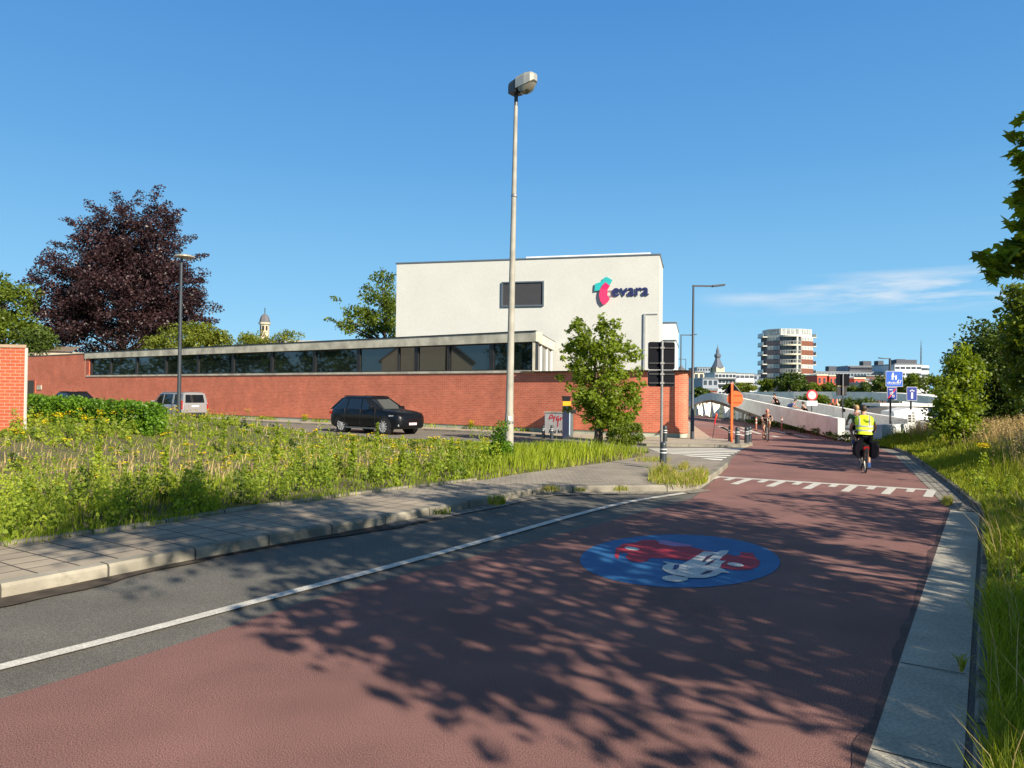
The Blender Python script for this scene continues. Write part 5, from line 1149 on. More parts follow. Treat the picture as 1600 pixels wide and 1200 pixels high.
mb = MB(); mb.prism([(-2.16, -.84, 1.12), (-2.16, .84, 1.12), (-2.04, .72, 1.80), (-2.04, -.72, 1.80)], (-.03, 0, .0)); tg = mb.build('tailgate', M_CARSIL, vn)
MB().prism([(-2.195, -.66, 1.20), (-2.195, .66, 1.20), (-2.10, .60, 1.70), (-2.10, -.60, 1.70)], (-.012, 0, 0)).build('rear_window', M_CARGLS, tg)
MB().box((-2.24, 0, .98), (.02, .5, .10)).build('number_plate', M_SWHITE, vn); MB().box((-2.22, 0, .42), (.10, 1.7, .24)).build('rear_bumper', M_BLACK, vn); MB().box((-2.225, 0, .82), (.03, 1.5, .5)).build('tailgate_lower', M_CARSIL, tg)
for sd in (-1, 1): MB().box((-2.12, sd * .88, 1.05), (.16, .10, .55)).build('tail_light', M_TAIL, vn); MB().box((-.7, sd * .7, 1.87), (2.0, .03, .03)).build('roof_rail', M_CARSIL, vn)

# ------------------------------------------------------------------ people
def skin(name, J, E_, m, par=None, sub=1, root=0):
    """J: {key: ((x,y,z), r) or (.., (rx,ry))}"""
    keys = list(J); me = bpy.data.meshes.new(name); me.from_pydata([J[k][0] for k in keys], [(keys.index(a), keys.index(b)) for a, b in E_], []); me.materials.append(m)
    o = bpy.data.objects.new(name, me); COL.objects.link(o)
    if par: o.parent = par
    md = o.modifiers.new('skin', 'SKIN'); md.use_smooth_shade = True
    for i, k in enumerate(keys):
        r = J[k][1]; r = r if isinstance(r, tuple) else (r, r); sv_ = me.skin_vertices[0].data[i]; sv_.radius = r; sv_.use_root = (i == root)
    if sub: sb_ = o.modifiers.new('sub', 'SUBSURF'); sb_.levels = sub; sb_.render_levels = sub
    return o
def hand(J, E_, wrist, key, p, d, sd):
    """palm plus five fingers curling forward/down round a grip at p, pointing along d"""
    p = Vector(p); d = Vector(d).normalized(); s_ = d.cross(Vector((0, 0, 1))).normalized(); J[key + 'palm'] = (tuple(p), (.026, .017)); E_.append((wrist, key + 'palm'))
    for k in range(4):
        b = p + s_ * (k - 1.5) * .021 + d * .045; L_ = (.038, .044, .041, .032)[k]
        J[key + 'f%da' % k] = (tuple(b), .009); J[key + 'f%db' % k] = (tuple(b + d * L_ * .6 - Vector((0, 0, .022))), .008); J[key + 'f%dc' % k] = (tuple(b + d * L_ * .3 - Vector((0, 0, .05))), .007)
        E_ += [(key + 'palm', key + 'f%da' % k), (key + 'f%da' % k, key + 'f%db' % k), (key + 'f%db' % k, key + 'f%dc' % k)]
    b = p + s_ * sd * .03; J[key + 'ta'] = (tuple(b), .011); J[key + 'tb'] = (tuple(b + s_ * sd * .02 + d * .03 - Vector((0, 0, .02))), .009); E_ += [(key + 'palm', key + 'ta'), (key + 'ta', key + 'tb')]
def head(par, c, r, hair, fdir=(1, 0, 0), hairfull=True):
    """face details + hair; c = centre"""
    f = Vector(fdir).normalized(); s_ = Vector((-f.y, f.x, 0)).normalized(); c = Vector(c)
    mb = MB()
    for a in range(1):
        rr = []
        for k in range(1, 9):
            ph = math.pi * k / 9; rad = math.sin(ph) * r * 1.07; z = math.cos(ph) * r * 1.28
            ring_ = []
            for j in range(16):
                th = 2 * math.pi * j / 16; v = f * math.cos(th) * rad * 1.08 + s_ * math.sin(th) * rad
                fr = math.cos(th)
                zz_ = z
                if fr > .25 and z < r * .5: v *= .80            # hair stays behind the face
                if z < -r * .35: v *= .82
                ring_.append(c + v + Vector((0, 0, zz_ + r * .10)) - f * r * .10)
            rr.append(ring_)
        mb.loft(rr)
    mb.build('hair', hair, par, smooth=True)
    for sd in (-1, 1):
        MB().sphere(c + f * r * .93 + s_ * sd * r * .36 + Vector((0, 0, r * .02)), r * .11, 8, 6).build('eye', M_CBLK, par)
        MB().sphere(c + s_ * sd * r * 1.0 + Vector((0, 0, -r * .05)), r * .26, 8, 6, (.5, .5, 1.1)).build('ear', M_SKIN, par, smooth=True)
    MB().tube([c + f * r * .95 + Vector((0, 0, r * .05)), c + f * r * 1.22 - Vector((0, 0, r * .25)), c + f * r * .95 - Vector((0, 0, r * .3))], [r * .07, r * .15, r * .06], 6).build('nose', M_SKIN, par)
    MB().box(c + f * r * .90 - Vector((0, 0, r * .58)), (r * .12, r * .5, r * .1), rz=math.atan2(f.y, f.x)).build('mouth', M_SRED, par)
def bicycle(par_name, loc, rz, label, bags=False, col=M_BLACK, drop=False, group=None, simple=False):
    o = empty(par_name, loc, rz, label, 'bicycle', group); rw = .345
    for x, nm in ((-.50, 'rear_wheel'), (.58, 'front_wheel')):
        t = MB(); seg = 28
        t.tube([(x + rw * .955 * math.cos(2 * math.pi * j / seg), 0, rw + rw * .955 * math.sin(2 * math.pi * j / seg)) for j in range(seg + 1)], .021, 6, cap=False); w = t.build(nm, M_TYRE, o, smooth=True)
        t = MB()
        t.tube([(x + rw * .88 * math.cos(2 * math.pi * j / seg), 0, rw + rw * .88 * math.sin(2 * math.pi * j / seg)) for j in range(seg + 1)], .011, 5, cap=False)
        for j in range(14): a = 2 * math.pi * j / 14; t.tube([(x, 0, rw), (x + rw * .88 * math.cos(a), 0, rw + rw * .88 * math.sin(a))], .0025, 3)
        t.tube([(x, -.05, rw), (x, .05, rw)], .018, 8); t.build('rim', M_STEEL, w)
    bb_, st_, hd_, sd_ = (0, 0, .29), (-.19, 0, .86), (.40, 0, .90), (.44, 0, .74)
    t = MB()
    for a, b in ((bb_, st_), (st_, hd_), (bb_, sd_), (hd_, sd_)): t.tube([a, b], .017, 8)
    for sy in (-.05, .05): t.tube([bb_, (-.50, sy, rw)], .010, 6); t.tube([(-.17, 0, .78), (-.50, sy, rw)], .009, 6); t.tube([sd_, (.50, sy, .55), (.58, sy, rw)], .012, 6)
    t.build('frame', col, o, smooth=True)
    t = MB(); t.tube([(-.19, 0, .84), (-.21, 0, .96)], .014, 8); t.build('seat_post', M_STEEL, o)
    t = MB(); t.loft([[(-.34, -.075, .97), (-.34, .075, .97), (-.34, .06, .93), (-.34, -.06, .93)], [(-.2, -.05, 1.0), (-.2, .05, 1.0), (-.2, .04, .95), (-.2, -.04, .95)], [(-.05, -.018, .985), (-.05, .018, .985), (-.05, .015, .95), (-.05, -.015, .95)]]); t.build('saddle', M_BLACK, o)
    t = MB(); t.tube([hd_, (.38, 0, 1.02)], .014, 8)
    if drop: t.tube([(.42, -.21, .88), (.52, -.21, .92), (.50, -.21, 1.02), (.38, -.20, 1.03), (.38, .20, 1.03), (.50, .21, 1.02), (.52, .21, .92), (.42, .21, .88)], .013, 6)
    else: t.tube([(.24, -.30, 1.05), (.38, -.20, 1.06), (.38, .20, 1.06), (.24, .30, 1.05)], .013, 6)
    t.build('handlebar', M_STEEL, o, smooth=True)
    t = MB(); t.tube([(0, -.05, .29), (0, .05, .29)], .09, 14); t.build('crankset', M_STEEL, o)
    for s_ in (-1, 1): t = MB(); t.tube([(0, s_ * .07, .29), (-.03 * s_, s_ * .09, .29 + s_ * .16)], .011, 6); t.box((-.03 * s_, s_ * .13, .29 + s_ * .165), (.09, .08, .02)); t.build('pedal', M_BLACK, o)
    if bags:
        t = MB(); t.box((-.52, 0, .74), (.42, .13, .015)); t.tube([(-.5, -.06, rw), (-.52, -.06, .74)], .007, 5); t.tube([(-.5, .06, rw), (-.52, .06, .74)], .007, 5); t.build('luggage_rack', M_BLACK, o)
        t = MB(); t.box((-.70, 0, .66), (.02, .33 - .20, .08)); t.build('tail_light', M_TAIL, o); t = MB(); t.box((-.78, 0, .6), (.06, .08, .12)); t.build('mudguard', M_BLACK, o)
    return o
def rider(loc, rz, label, hair, top, bottom, lean=0., vest=False, headc=None, shoe=M_SHOE, group=None, sleeve=None, s=1.0, simple=False, skinm=None):
    o = empty('person', loc, rz, label, 'person', group); o.scale = (s, s, s); skm = skinm or M_SKIN
    ch = Vector((-.14 + .12 + lean * .32, 0, 1.36 - lean * .16)); nk = ch + Vector((.05 + lean * .1, 0, .15 - lean * .03)); hc = nk + Vector((.03 + lean * .06, 0, .165 - lean * .02))
    J = {'pel': ((-.20, 0, 1.03), (.12, .15)), 'bel': ((-.15 + lean * .1, 0, 1.18), (.10, .14)), 'ch': (tuple(ch), (.11, .165)), 'nk': (tuple(nk), .055), 'hd0': (tuple(hc - Vector((0, 0, .07))), (.075, .065)), 'hd1': (tuple(hc + Vector((0, 0, .05))), (.092, .076))}
    E_ = [('pel', 'bel'), ('bel', 'ch'), ('ch', 'nk'), ('nk', 'hd0'), ('hd0', 'hd1')]
    for sd, n in ((-1, 'r'), (1, 'l')):
        sh = ch + Vector((.02, sd * .185, .06)); hnd = Vector((.22, sd * .285, 1.085)) if not lean else Vector((.44, sd * .215, 1.06)); el = sh.lerp(hnd, .5) + Vector((-.05, sd * .07, -.06))
        J['sh' + n] = (tuple(sh), .058); J['el' + n] = (tuple(el), .042); J['wr' + n] = (tuple(hnd.lerp(el, .15)), .028); E_ += [('ch', 'sh' + n), ('sh' + n, 'el' + n), ('el' + n, 'wr' + n)]
        hand(J, E_, 'wr' + n, 'h' + n, hnd + Vector((0, 0, .005)), (1, 0, -.1), -sd)
        up = sd > 0; an = Vector((-.03 - .06, sd * .12, .56)) if up else Vector((-.02, sd * .13, .24)); kn = Vector((.26, sd * .15, .93)) if up else Vector((.20, sd * .15, .68))
        J['hp' + n] = ((-.19, sd * .09, .98), .095); J['kn' + n] = (tuple(kn), .058); J['an' + n] = (tuple(an), .038); J['to' + n] = (tuple(an + Vector((.15, 0, -.10))), .035); E_ += [('pel', 'hp' + n), ('hp' + n, 'kn' + n), ('kn' + n, 'an' + n), ('an' + n, 'to' + n)]
    body = skin('body', J, E_, skm, o)
    # shirt / shorts as slightly larger shells along the same bones
    def grow(p, r, k=1.13): return (p, tuple(q * k + .008 for q in r) if isinstance(r, tuple) else r * k + .008)
    Sj = {k: grow(*J[k]) for k in ('pel', 'bel', 'ch')}; Sj['nk2'] = (tuple(ch + (nk - ch) * .55), .085); Se = [('pel', 'bel'), ('bel', 'ch'), ('ch', 'nk2')]
    for n in 'rl':
        a, b = Vector(J['sh' + n][0]), Vector(J['el' + n][0]); Sj['sh' + n] = grow(tuple(a), .062); Sj['sl' + n] = (tuple(a.lerp(b, .62 if sleeve is None else sleeve)), .062); Se += [('ch', 'sh' + n), ('sh' + n, 'sl' + n)]
    skin('shirt', Sj, Se, top, o)
    Tj = {'pel': grow(J['pel'][0], (.125, .155), 1.1)}; Te = []
    for n in 'rl':
        a, b = Vector(J['hp' + n][0]), Vector(J['kn' + n][0]); Tj['hp' + n] = (tuple(a), .112); Tj['t' + n] = (tuple(a.lerp(b, .86)), .088); Te += [('pel', 'hp' + n), ('hp' + n, 't' + n)]
    skin('shorts', Tj, Te, bottom, o)
    for n in 'rl':
        a = Vector(J['an' + n][0]); MB().loft([[a + Vector((x, y * w_, z)) for y, z in ((-1, -.13), (1, -.13), (1, .0 + h_), (-1, .0 + h_))] for x, w_, h_ in ((-.07, .036, -.02), (.02, .043, -.0), (.10, .045, -.06), (.19, .035, -.09))]).build('shoe', shoe, o, bevel=.012)
    head(o, hc, .088, hair)
    if vest:
        V = MB(); rg = []
        axs = [(Vector((-.235, 0, 1.00)), .155, .205), (Vector((-.20, 0, 1.10)), .15, .205), (Vector((-.17, 0, 1.2)), .145, .21), (Vector((-.12, 0, 1.32)), .145, .225), (Vector((-.08, 0, 1.42)), .13, .225), (Vector((-.06, 0, 1.47)), .11, .18), (Vector((-.05, 0, 1.50)), .085, .10)]
        f = lambda c, a, b, n=24: [(c.x + a * math.copysign(abs(math.cos(t)) ** .8, math.cos(t)), b * math.copysign(abs(math.sin(t)) ** .8, math.sin(t)), c.z + .004 * math.sin(3 * t)) for t in [2 * math.pi * j / n for j in range(n)]]
        V.loft([f(*a) for a in axs]); v_ = V.build('high_visibility_vest', M_VEST, o, smooth=True)
        def at_z(z):
            for (c0, a0, b0), (c1, a1, b1) in zip(axs[:-1], axs[1:]):
                if c0.z <= z <= c1.z: t = (z - c0.z) / (c1.z - c0.z); return c0.lerp(c1, t), lerp(a0, a1, t), lerp(b0, b1, t)
        for z in (1.105, 1.215):
            ri = []
            for dz in (-.022, .022):
                c_, a_, b_ = at_z(z + dz); ri.append(f(c_, a_ + .006, b_ + .006))
            MB().loft(ri, cap=False).build('stripe', M_VSTR, v_)
        for sy in (-.12, .12):
            P_ = []
            for z in (1.24, 1.32, 1.40, 1.455, 1.485):
                c_, a_, b_ = at_z(z); t = math.asin(min(1, (abs(sy) / b_) ** 1.25)); P_.append((c_.x - a_ * abs(math.cos(t)) ** .8 - .008, sy, z))
            V2 = MB(); V2.loft([[(x, y - .02, z), (x, y + .02, z), (x + .03, y + .02, z), (x + .03, y - .02, z)] for x, y, z in P_]); V2.build('stripe', M_VSTR, v_)
    return o
# main cyclist, seen from behind
bl = gp(1349, 736); hz = math.atan2(1.0, .36)
bicycle('bicycle', bl, hz, 'dark touring bicycle with a rear rack under the rider in the yellow vest', bags=True)
rider(bl, hz, 'rider seen from behind in a bright yellow reflective vest', M_HAIR, M_CGRN, M_CBLK, vest=True, s=1.0)
for sd, nm in ((-1, 'right'), (1, 'left')):
    o = empty('pannier_bag', bl, hz, 'black pannier bag hanging on the %s side of the touring bicycle' % nm, 'bag', 'black pannier bags')
    t = MB(); t.loft([[(-.72, sd * .09, z0), (-.34, sd * .09, z0), (-.30, sd * w_, z0), (-.76, sd * w_, z0)] for w_, z0 in ((.20, .40), (.27, .46), (.30, .62), (.27, .76), (.22, .80))]); t.build('bag', M_CBLK, o, bevel=.03)
    MB().box((-.53, sd * .305, .6), (.08, .02, .3)).build('strap', M_BLACK, o); MB().box((-.53, sd * .20, .815), (.38, .22, .03)).build('flap', M_CBLK, o, bevel=.01)
# companion ahead of the vest rider, only head and arm seen
bl2 = gp(1338, 712); hz2 = math.atan2(1.0, .30)
b2_ = bicycle('bicycle', bl2, hz2, 'bicycle of the blond rider, hidden ahead of the yellow vest rider')
rider(bl2, hz2, 'blond rider in green partly hidden left of the yellow vest rider', M_BLOND, M_CGRN, M_CBLK, s=.97)
# oncoming racing cyclist
bl3 = gp(1197, 688.5); vd = Vector((bl3.x, bl3.y, 0)).normalized(); hz3 = math.atan2(-vd.y, -vd.x) + .12
bicycle('bicycle', bl3, hz3, 'dark racing bicycle coming towards us on the red path', drop=True)
rider(bl3, hz3, 'oncoming cyclist in a black shirt and pale shorts leaning on the handlebar', mat('pink_helmet', (.62, .28, .20), .5, var=.1), M_CBLK, mat('tan_shorts', (.45, .33, .22), .8), lean=.75, s=.88, shoe=M_CBLK)
# rider in blue going away under the bridge edge
bl4 = gp(1177, 662); bicycle('bicycle', bl4, 1.9, 'small dark bicycle of the rider in blue under the bridge edge', drop=False); rider(bl4, 1.9, 'distant rider in a pale blue shirt beside the bridge columns', M_HAIR, mat('pale_blue_cloth', (.22, .30, .50), .9), M_CBLK)
# riders on the ramp deck behind the near parapet
for px, pyt, D_, hd_, top, lb, bt in ((1211, 615.5, 54, 2.5, M_CBLK, 'rider in dark clothes upright on the bridge ramp', None), (1236, 622, 50, -.6, M_CBLU, 'rider in blue and white bent forward on the bridge ramp', None), (1256, 629, 47, 2.4, M_CBLK, 'rear dark rider lowest on the bridge ramp', None)):
    t = dp(px, pyt, D_); z = t.z - 1.72; bl5 = Vector((t.x, t.y, z))
    bicycle('bicycle', bl5, hd_, 'bicycle ridden by the ' + lb.replace('rider', 'person', 1), group='bicycles on the bridge ramp'); rider(bl5, hd_, lb, M_HAIR, top, M_CBLK, lean=.5 if 'bent' in lb else 0., group='riders on the bridge ramp')
#PART5
# ------------------------------------------------------------------ weedy lot between the pavements
rng = np.random.default_rng(7)
FP = [(p.x, p.y) for p in BACK] + [(p.x, p.y) for p in VEG[1:]] + [(p.x, p.y) for p in (wl(8, 9.0), wl(20, 8.95), wl(40, 8.9), wl(80, 9.1))]
bx = np.array([p.x for p in BACK] + [p.x for p in VEG[2:]]); by = np.array([p.y for p in BACK] + [p.y for p in VEG[2:]])
def ylo(x): return np.interp(x, bx, by)
def yhi(x): return 33.9 + .703 * (5.4 - x) - 9.05 * 1.222
def sstep(t): t = np.clip(t, 0, 1); return t * t * (3 - 2 * t)
def vh(x, y):
    t = np.clip((y - ylo(x)) / np.maximum(1, yhi(x) - ylo(x)), 0, 1)
    return .10 + .62 * sstep((-x - 6) / 7) * sstep(t * 2.2) * (1 - .75 * sstep((t - .8) / .2)) + .10 * sstep(t * 6) * (1 - sstep((t - .85) / .15)) + .05 * (vnoise(x, y, .9, 3) - .5)
mb = MB(); xsg = np.concatenate([np.linspace(-45, -14, 30), np.linspace(-13, 4.8, 50)])
for i in range(len(xsg) - 1):
    for j in range(26):
        q = []
        for x, t in ((xsg[i], j / 26), (xsg[i + 1], j / 26), (xsg[i + 1], (j + 1) / 26), (xsg[i], (j + 1) / 26)):
            x = np.array([x]); a, b = ylo(x), np.maximum(yhi(x), ylo(x) + .05); y = a + (b - a) * t; q.append((float(x[0]), float(y[0]), float(vh(x, y)[0])))
        mb.face(q)
o = mb.build('verge_soil', M_SOIL, smooth=True); o['kind'] = 'structure'; o.modifiers.clear()
def scatter(n, poly, seed):
    r = np.random.default_rng(seed); P = np.array(poly); lo, hi = P.min(0), P.max(0); X = []; Y = []; got = 0
    while got < n:
        x = r.uniform(lo[0], hi[0], n * 2); y = r.uniform(lo[1], hi[1], n * 2); k = pip(x, y, poly); X.append(x[k]); Y.append(y[k]); got += k.sum()
    return np.concatenate(X)[:n], np.concatenate(Y)[:n]
def thin_by_view(x, y, r, ref=14.0, out=.12):
    """keep more plants close to the camera's view"""
    d = np.hypot(x, y); p = np.clip((ref / d) ** 1.3, .12, 1); p *= np.where((np.abs(x) < y * .78 + .6) & (y > 1), 1, out); return r.random(len(x)) < p
# short grass everywhere
x, y = scatter(420000, FP, 11); k = thin_by_view(x, y, rng); x, y = x[k], y[k]
nz_ = vnoise(x, y, .8, 5); t = (y - ylo(x)) / np.maximum(1, yhi(x) - ylo(x))
tall = np.exp(-(((x - 1.9) / 2.6) ** 2 + ((y - 19.5) / 5.0) ** 2)) * (x > -2.2)
dist = np.hypot(x, y)
far_ = np.where(t > .3, .42, 1) * np.where((t > .22) & (t < .45), .6, 1); hh = ((.08 + .26 * nz_ * rng.random(len(x))) * far_ + .62 * tall * (.35 + .65 * rng.random(len(x)))) * (.45 + .55 * sstep(t * 9)) * rng.uniform(.6, 1.15, len(x))
o = blades('grass', x, y, vh(x, y), hh, .0032 + .00036 * dist, L_GRASS, 3, .45, np.clip(rng.normal(.45, .18, len(x)) + .30 * tall + .2 * (vnoise(x, y, .5, 9) - .5), 0, 1)); tag(o, 'green grass filling the weedy lot', 'grass', kind='stuff')
# dry straw patches
x, y = scatter(75000, FP, 12); k = thin_by_view(x, y, rng); x, y = x[k], y[k]; w = vnoise(x, y, .7, 21); t = (y - ylo(x)) / np.maximum(1, yhi(x) - ylo(x))
k = rng.random(len(x)) < (w * .55 + .8 * np.exp(-((t - .33) / .13) ** 2)) * .8; x, y = x[k], y[k]
o = blades('dry_grass', x, y, vh(x, y), rng.uniform(.10, .28, len(x)), .003 + .0003 * np.hypot(x, y), L_DRY, 4, .6); tag(o, 'dry straw coloured grass among the weeds', 'grass', kind='stuff')
# leafy herbs
def herbs(name, poly, n, seed, hfun, lm, leaf, nl, label, hs_, dens, flower=None, spread=.16, ground=None, flp=.5, fm=None, fsize=.02, up=-.1):
    r = np.random.default_rng(seed); x, y = scatter(n, poly, seed); k = thin_by_view(x, y, r, 15, .15) & (r.random(len(x)) < dens(x, y)); x, y = x[k], y[k]
    H = hfun(x, y) * r.uniform(.55, 1.2, len(x)); z0 = ground(x, y); d = np.hypot(x, y); nn = np.clip((nl * np.clip(13 / d, .35, 1.2)), 8, 200).astype(int)
    idx = np.repeat(np.arange(len(x)), nn); u = r.random(len(idx)) ** .8; a = r.uniform(0, 2 * np.pi, len(idx)); rad = spread * (1.15 - u * .85) * r.random(len(idx)) ** .5 * (H[idx] / .6) ** .5
    lx, ly = r.normal(0, .07, len(x)), r.normal(0, .07, len(x))
    C = np.stack([x[idx] + np.cos(a) * rad + lx[idx] * u, y[idx] + np.sin(a) * rad + ly[idx] * u, z0[idx] + H[idx] * u], 1)
    pv_ = r.normal(.5, .18, len(x)); v = np.clip(pv_[idx] + r.normal(0, .13, len(idx)) + .15 * (u - .5), 0, 1)
    sz_ = leaf * (1.25 - .7 * u) * r.uniform(.6, 1.3, len(idx)) * np.clip(d[idx] / 13, 1, 1.8) ** .7
    V, F_ = leaf_verts(r, C, sz_, up, 'diamond', .2); o = npmesh(name, V, 4, lm, None, v, F_); tag(o, label, 'weeds', kind='stuff')
    # stems
    V = np.zeros((len(x), 3, 3)); V[:, 0] = np.stack([x - .006, y, z0], 1); V[:, 1] = np.stack([x + .006, y, z0], 1); V[:, 2] = np.stack([x + lx, y + ly, z0 + H], 1)
    o = npmesh(name + '_stems', V, 3, lm, None, r.random(len(x)) * .5, [(0, 1, 2)]); tag(o, 'thin stems of the ' + name.replace('_', ' '), 'weeds', kind='stuff')
    if flower:
        k = r.random(len(x)) < flp; xf, yf, zf, Hf = x[k], y[k], z0[k], H[k]; m = 12; idx = np.repeat(np.arange(len(xf)), m)
        C = np.stack([xf[idx] + (lx[k])[idx] + r.normal(0, .055, len(idx)), yf[idx] + (ly[k])[idx] + r.normal(0, .055, len(idx)), zf[idx] + Hf[idx] * r.uniform(.90, 1.10, len(idx))], 1)
        V, F_ = leaf_verts(r, C, fsize * r.uniform(.7, 1.4, len(idx)) * np.clip(np.hypot(C[:, 0], C[:, 1]) / 12, 1, 2), 1.2); o = npmesh(flower, V, 4, fm, None, r.random(len(idx)), F_); tag(o, flower.replace('_', ' ') + ' scattered over the weedy lot', 'flowers', kind='stuff')
tt_ = lambda x, y: (y - ylo(x)) / np.maximum(1, yhi(x) - ylo(x))
nearband = lambda x, y: np.exp(-((tt_(x, y) - .13) / .10) ** 2)
lowf = lambda x, y: np.where((tt_(x, y) > .3) & (x > -10), .34, np.where(x < -11, np.where(y > 18.5, .75, 1.15), 1)) * np.where((tt_(x, y) > .22) & (tt_(x, y) < .5), .42, 1)
herbs('weeds', FP, 9000, 31, lambda x, y: (.22 + .45 * nearband(x, y) * sstep((-x) / 3 + .5) + .35 * vnoise(x, y, 1.1, 4) ** 1.5) * lowf(x, y), L_WEED, .066, 85, 'leafy green weeds over the lot', .5, lambda x, y: np.clip(.25 + .9 * nearband(x, y) + .5 * (tt_(x, y) > .45) - .6 * np.exp(-((tt_(x, y) - .33) / .08) ** 2), 0, 1) * np.where(x > -.3, .15, 1), 'white_flowers', ground=vh, flp=.45, fm=L_FLW, fsize=.018)
herbs('ragwort', FP, 6500, 32, lambda x, y: (.45 + .3 * vnoise(x, y, .7, 8)) * lowf(x, y), L_WEED, .05, 50, 'upright weeds carrying yellow flowers', .5, lambda x, y: np.clip(.22 + vnoise(x, y, .5, 33) * .9 * (tt_(x, y) > .3), 0, 1) * np.where(x > -.5, .08, 1), 'yellow_flowers', spread=.11, ground=vh, flp=.75, fm=L_FLY, fsize=.034)
herbs('dark_weeds', FP, 1500, 33, lambda x, y: .55 + 0 * x, L_DARK, .075, 120, 'dark broad leaved weeds in low clumps', .5, lambda x, y: (vnoise(x, y, .9, 41) > .52) * np.clip(.1 + nearband(x, y), 0, 1) * np.where(x > -.8, .1, 1), None, spread=.2, ground=vh)
# thin strip of grass on the garden edging
ee = resample(BACK[1:], .05); ex = np.array([p.x for p in ee]); ey = np.array([p.y for p in ee]); ex = np.repeat(ex, 14) + rng.normal(0, .05, len(ex) * 14); ey = np.repeat(ey, 14) + .06 + rng.normal(0, .09, len(ee) * 14); k = rng.random(len(ex)) < vnoise(ex, ey, 3, 3) * 1.1 - .2
o = blades('grass_strip', ex[k], ey[k], np.full(k.sum(), .12), rng.uniform(.04, .2, k.sum()), .006, L_GRASS, 9, .8); tag(o, 'ragged grass creeping over the garden edging', 'grass', kind='stuff')
# tufts on the corner pavement and kerb
tx, ty, th_ = [], [], []
for (px, py, rx_, ry_, n, h) in ((1058, 752, 46, 8, 1100, .17), (1036, 744, 20, 5, 500, .30), (1085, 750, 22, 6, 300, .22), (1068, 733, 8, 2.2, 240, .16), (1092, 744, 14, 6, 400, .2), (860, 765, 16, 1.6, 130, .10), (905, 766, 10, 1.2, 60, .07), (970, 765, 12, 1.2, 80, .09), (775, 786, 14, 2, 220, .15), (690, 801, 14, 1.5, 80, .08), (1480, 785, 8, 4, 260, .14), (1502, 1065, 4, 6, 26, .10), (1070, 728, 5, 1.5, 90, .14), (1020, 720, 30, 3, 300, .15)):
    for _ in range(n):
        a = rng.uniform(0, 6.28); r_ = rng.random() ** .6; p = gp(px + math.cos(a) * rx_ * r_, py + math.sin(a) * ry_ * r_, .12 if px < 1400 else .02); tx.append(p.x); ty.append(p.y); th_.append(h * rng.uniform(.4, 1.2))
tx, ty, th_ = map(np.array, (tx, ty, th_)); kd = rng.random(len(tx)) < .3
o = blades('kerb_grass', tx[kd], ty[kd], np.where(tx[kd] > 5.5, .0, .12), th_[kd] * 1.15, .006, L_DRY, 14, .9); tag(o, 'dry blades among the kerb grass tufts', 'grass', kind='stuff'); tx, ty, th_ = tx[~kd], ty[~kd], th_[~kd]
o = blades('kerb_grass', tx, ty, np.where(tx > 5.5, .0, .12), th_, .007, L_GRASSB, 10, 1.1, np.clip(rng.normal(.6, .25, len(tx)), 0, 1)); tag(o, 'grass tufts growing on the corner pavement and kerb joints', 'grass', kind='stuff')
# plant climbing the foot of the lamp post
b = gp(785, 752, .12); cl = [(b.x + dx, 19.2 + dy, .15 + h, .22, .22, .3, n) for dx, dy, h, n in ((-.1, -.3, .15, 500), (-.25, -.2, .35, 500), (.05, -.35, .4, 450), (-.15, -.2, .7, 380), (.12, -.25, .2, 450), (-.05, -.2, .95, 160), (.25, -.3, .1, 260))]
r0 = empty('lamp_foot_weed', (b.x, 19.1, .12), 0, 'dark green bushy weed climbing the foot of the tall pale lamp post', 'plant')
foliage('crown', L_HEDGE, [(c[0] - b.x, c[1] - 19.1, c[2] - .12) + c[3:] for c in cl], .07, 51, r0, .3); MB().tube([(0, 0, -.05), (.02, .05, .5), (0, .1, .95)], [.02, .015, .006], 6).build('trunk', M_BARK, r0)
# goldenrod stalk and small yellow clumps by the wall
for (px, py, D_, lb) in ((482, 657, 0, 'yellow flower clump at the wall foot left of the black car'), (741, 668, 0, 'small yellow flower clump at the wall foot right of the black car')):
    d = ray(px, 610); kx = d.x / d.y; tq = (KN.x - kx * KN.y) / (kx * WD.y - WD.x); p = wl(tq, .25); o = empty('wall_flower_clump', (p.x, p.y, .1), 0, lb, 'plant', 'yellow clumps at the wall foot')
    foliage('leaves', L_WEED, [(0, 0, .18, .22, .15, .22, 160)], .09, px, o); foliage('flowers', L_FLY, [(0, -.03, .38, .28 if px < 500 else .15, .16, .14, 150)], .06, px + 1, o, 1.0)
x_, y_ = [], []
for _ in range(2600):
    t = rng.uniform(3, 50); o_ = .05 + abs(rng.normal(0, .12)); p = wl(t, o_); x_.append(p.x); y_.append(p.y)
x_, y_ = np.array(x_), np.array(y_); k = rng.random(len(x_)) < vnoise(x_, y_, 1.3, 8) ** 2 * 1.6
o = blades('wall_foot_weeds', x_[k], y_[k], np.full(k.sum(), .1), rng.uniform(.06, .3, k.sum()), .02, L_GRASS, 13, .7); tag(o, 'small weeds along the foot of the brick wall', 'weeds', kind='stuff')

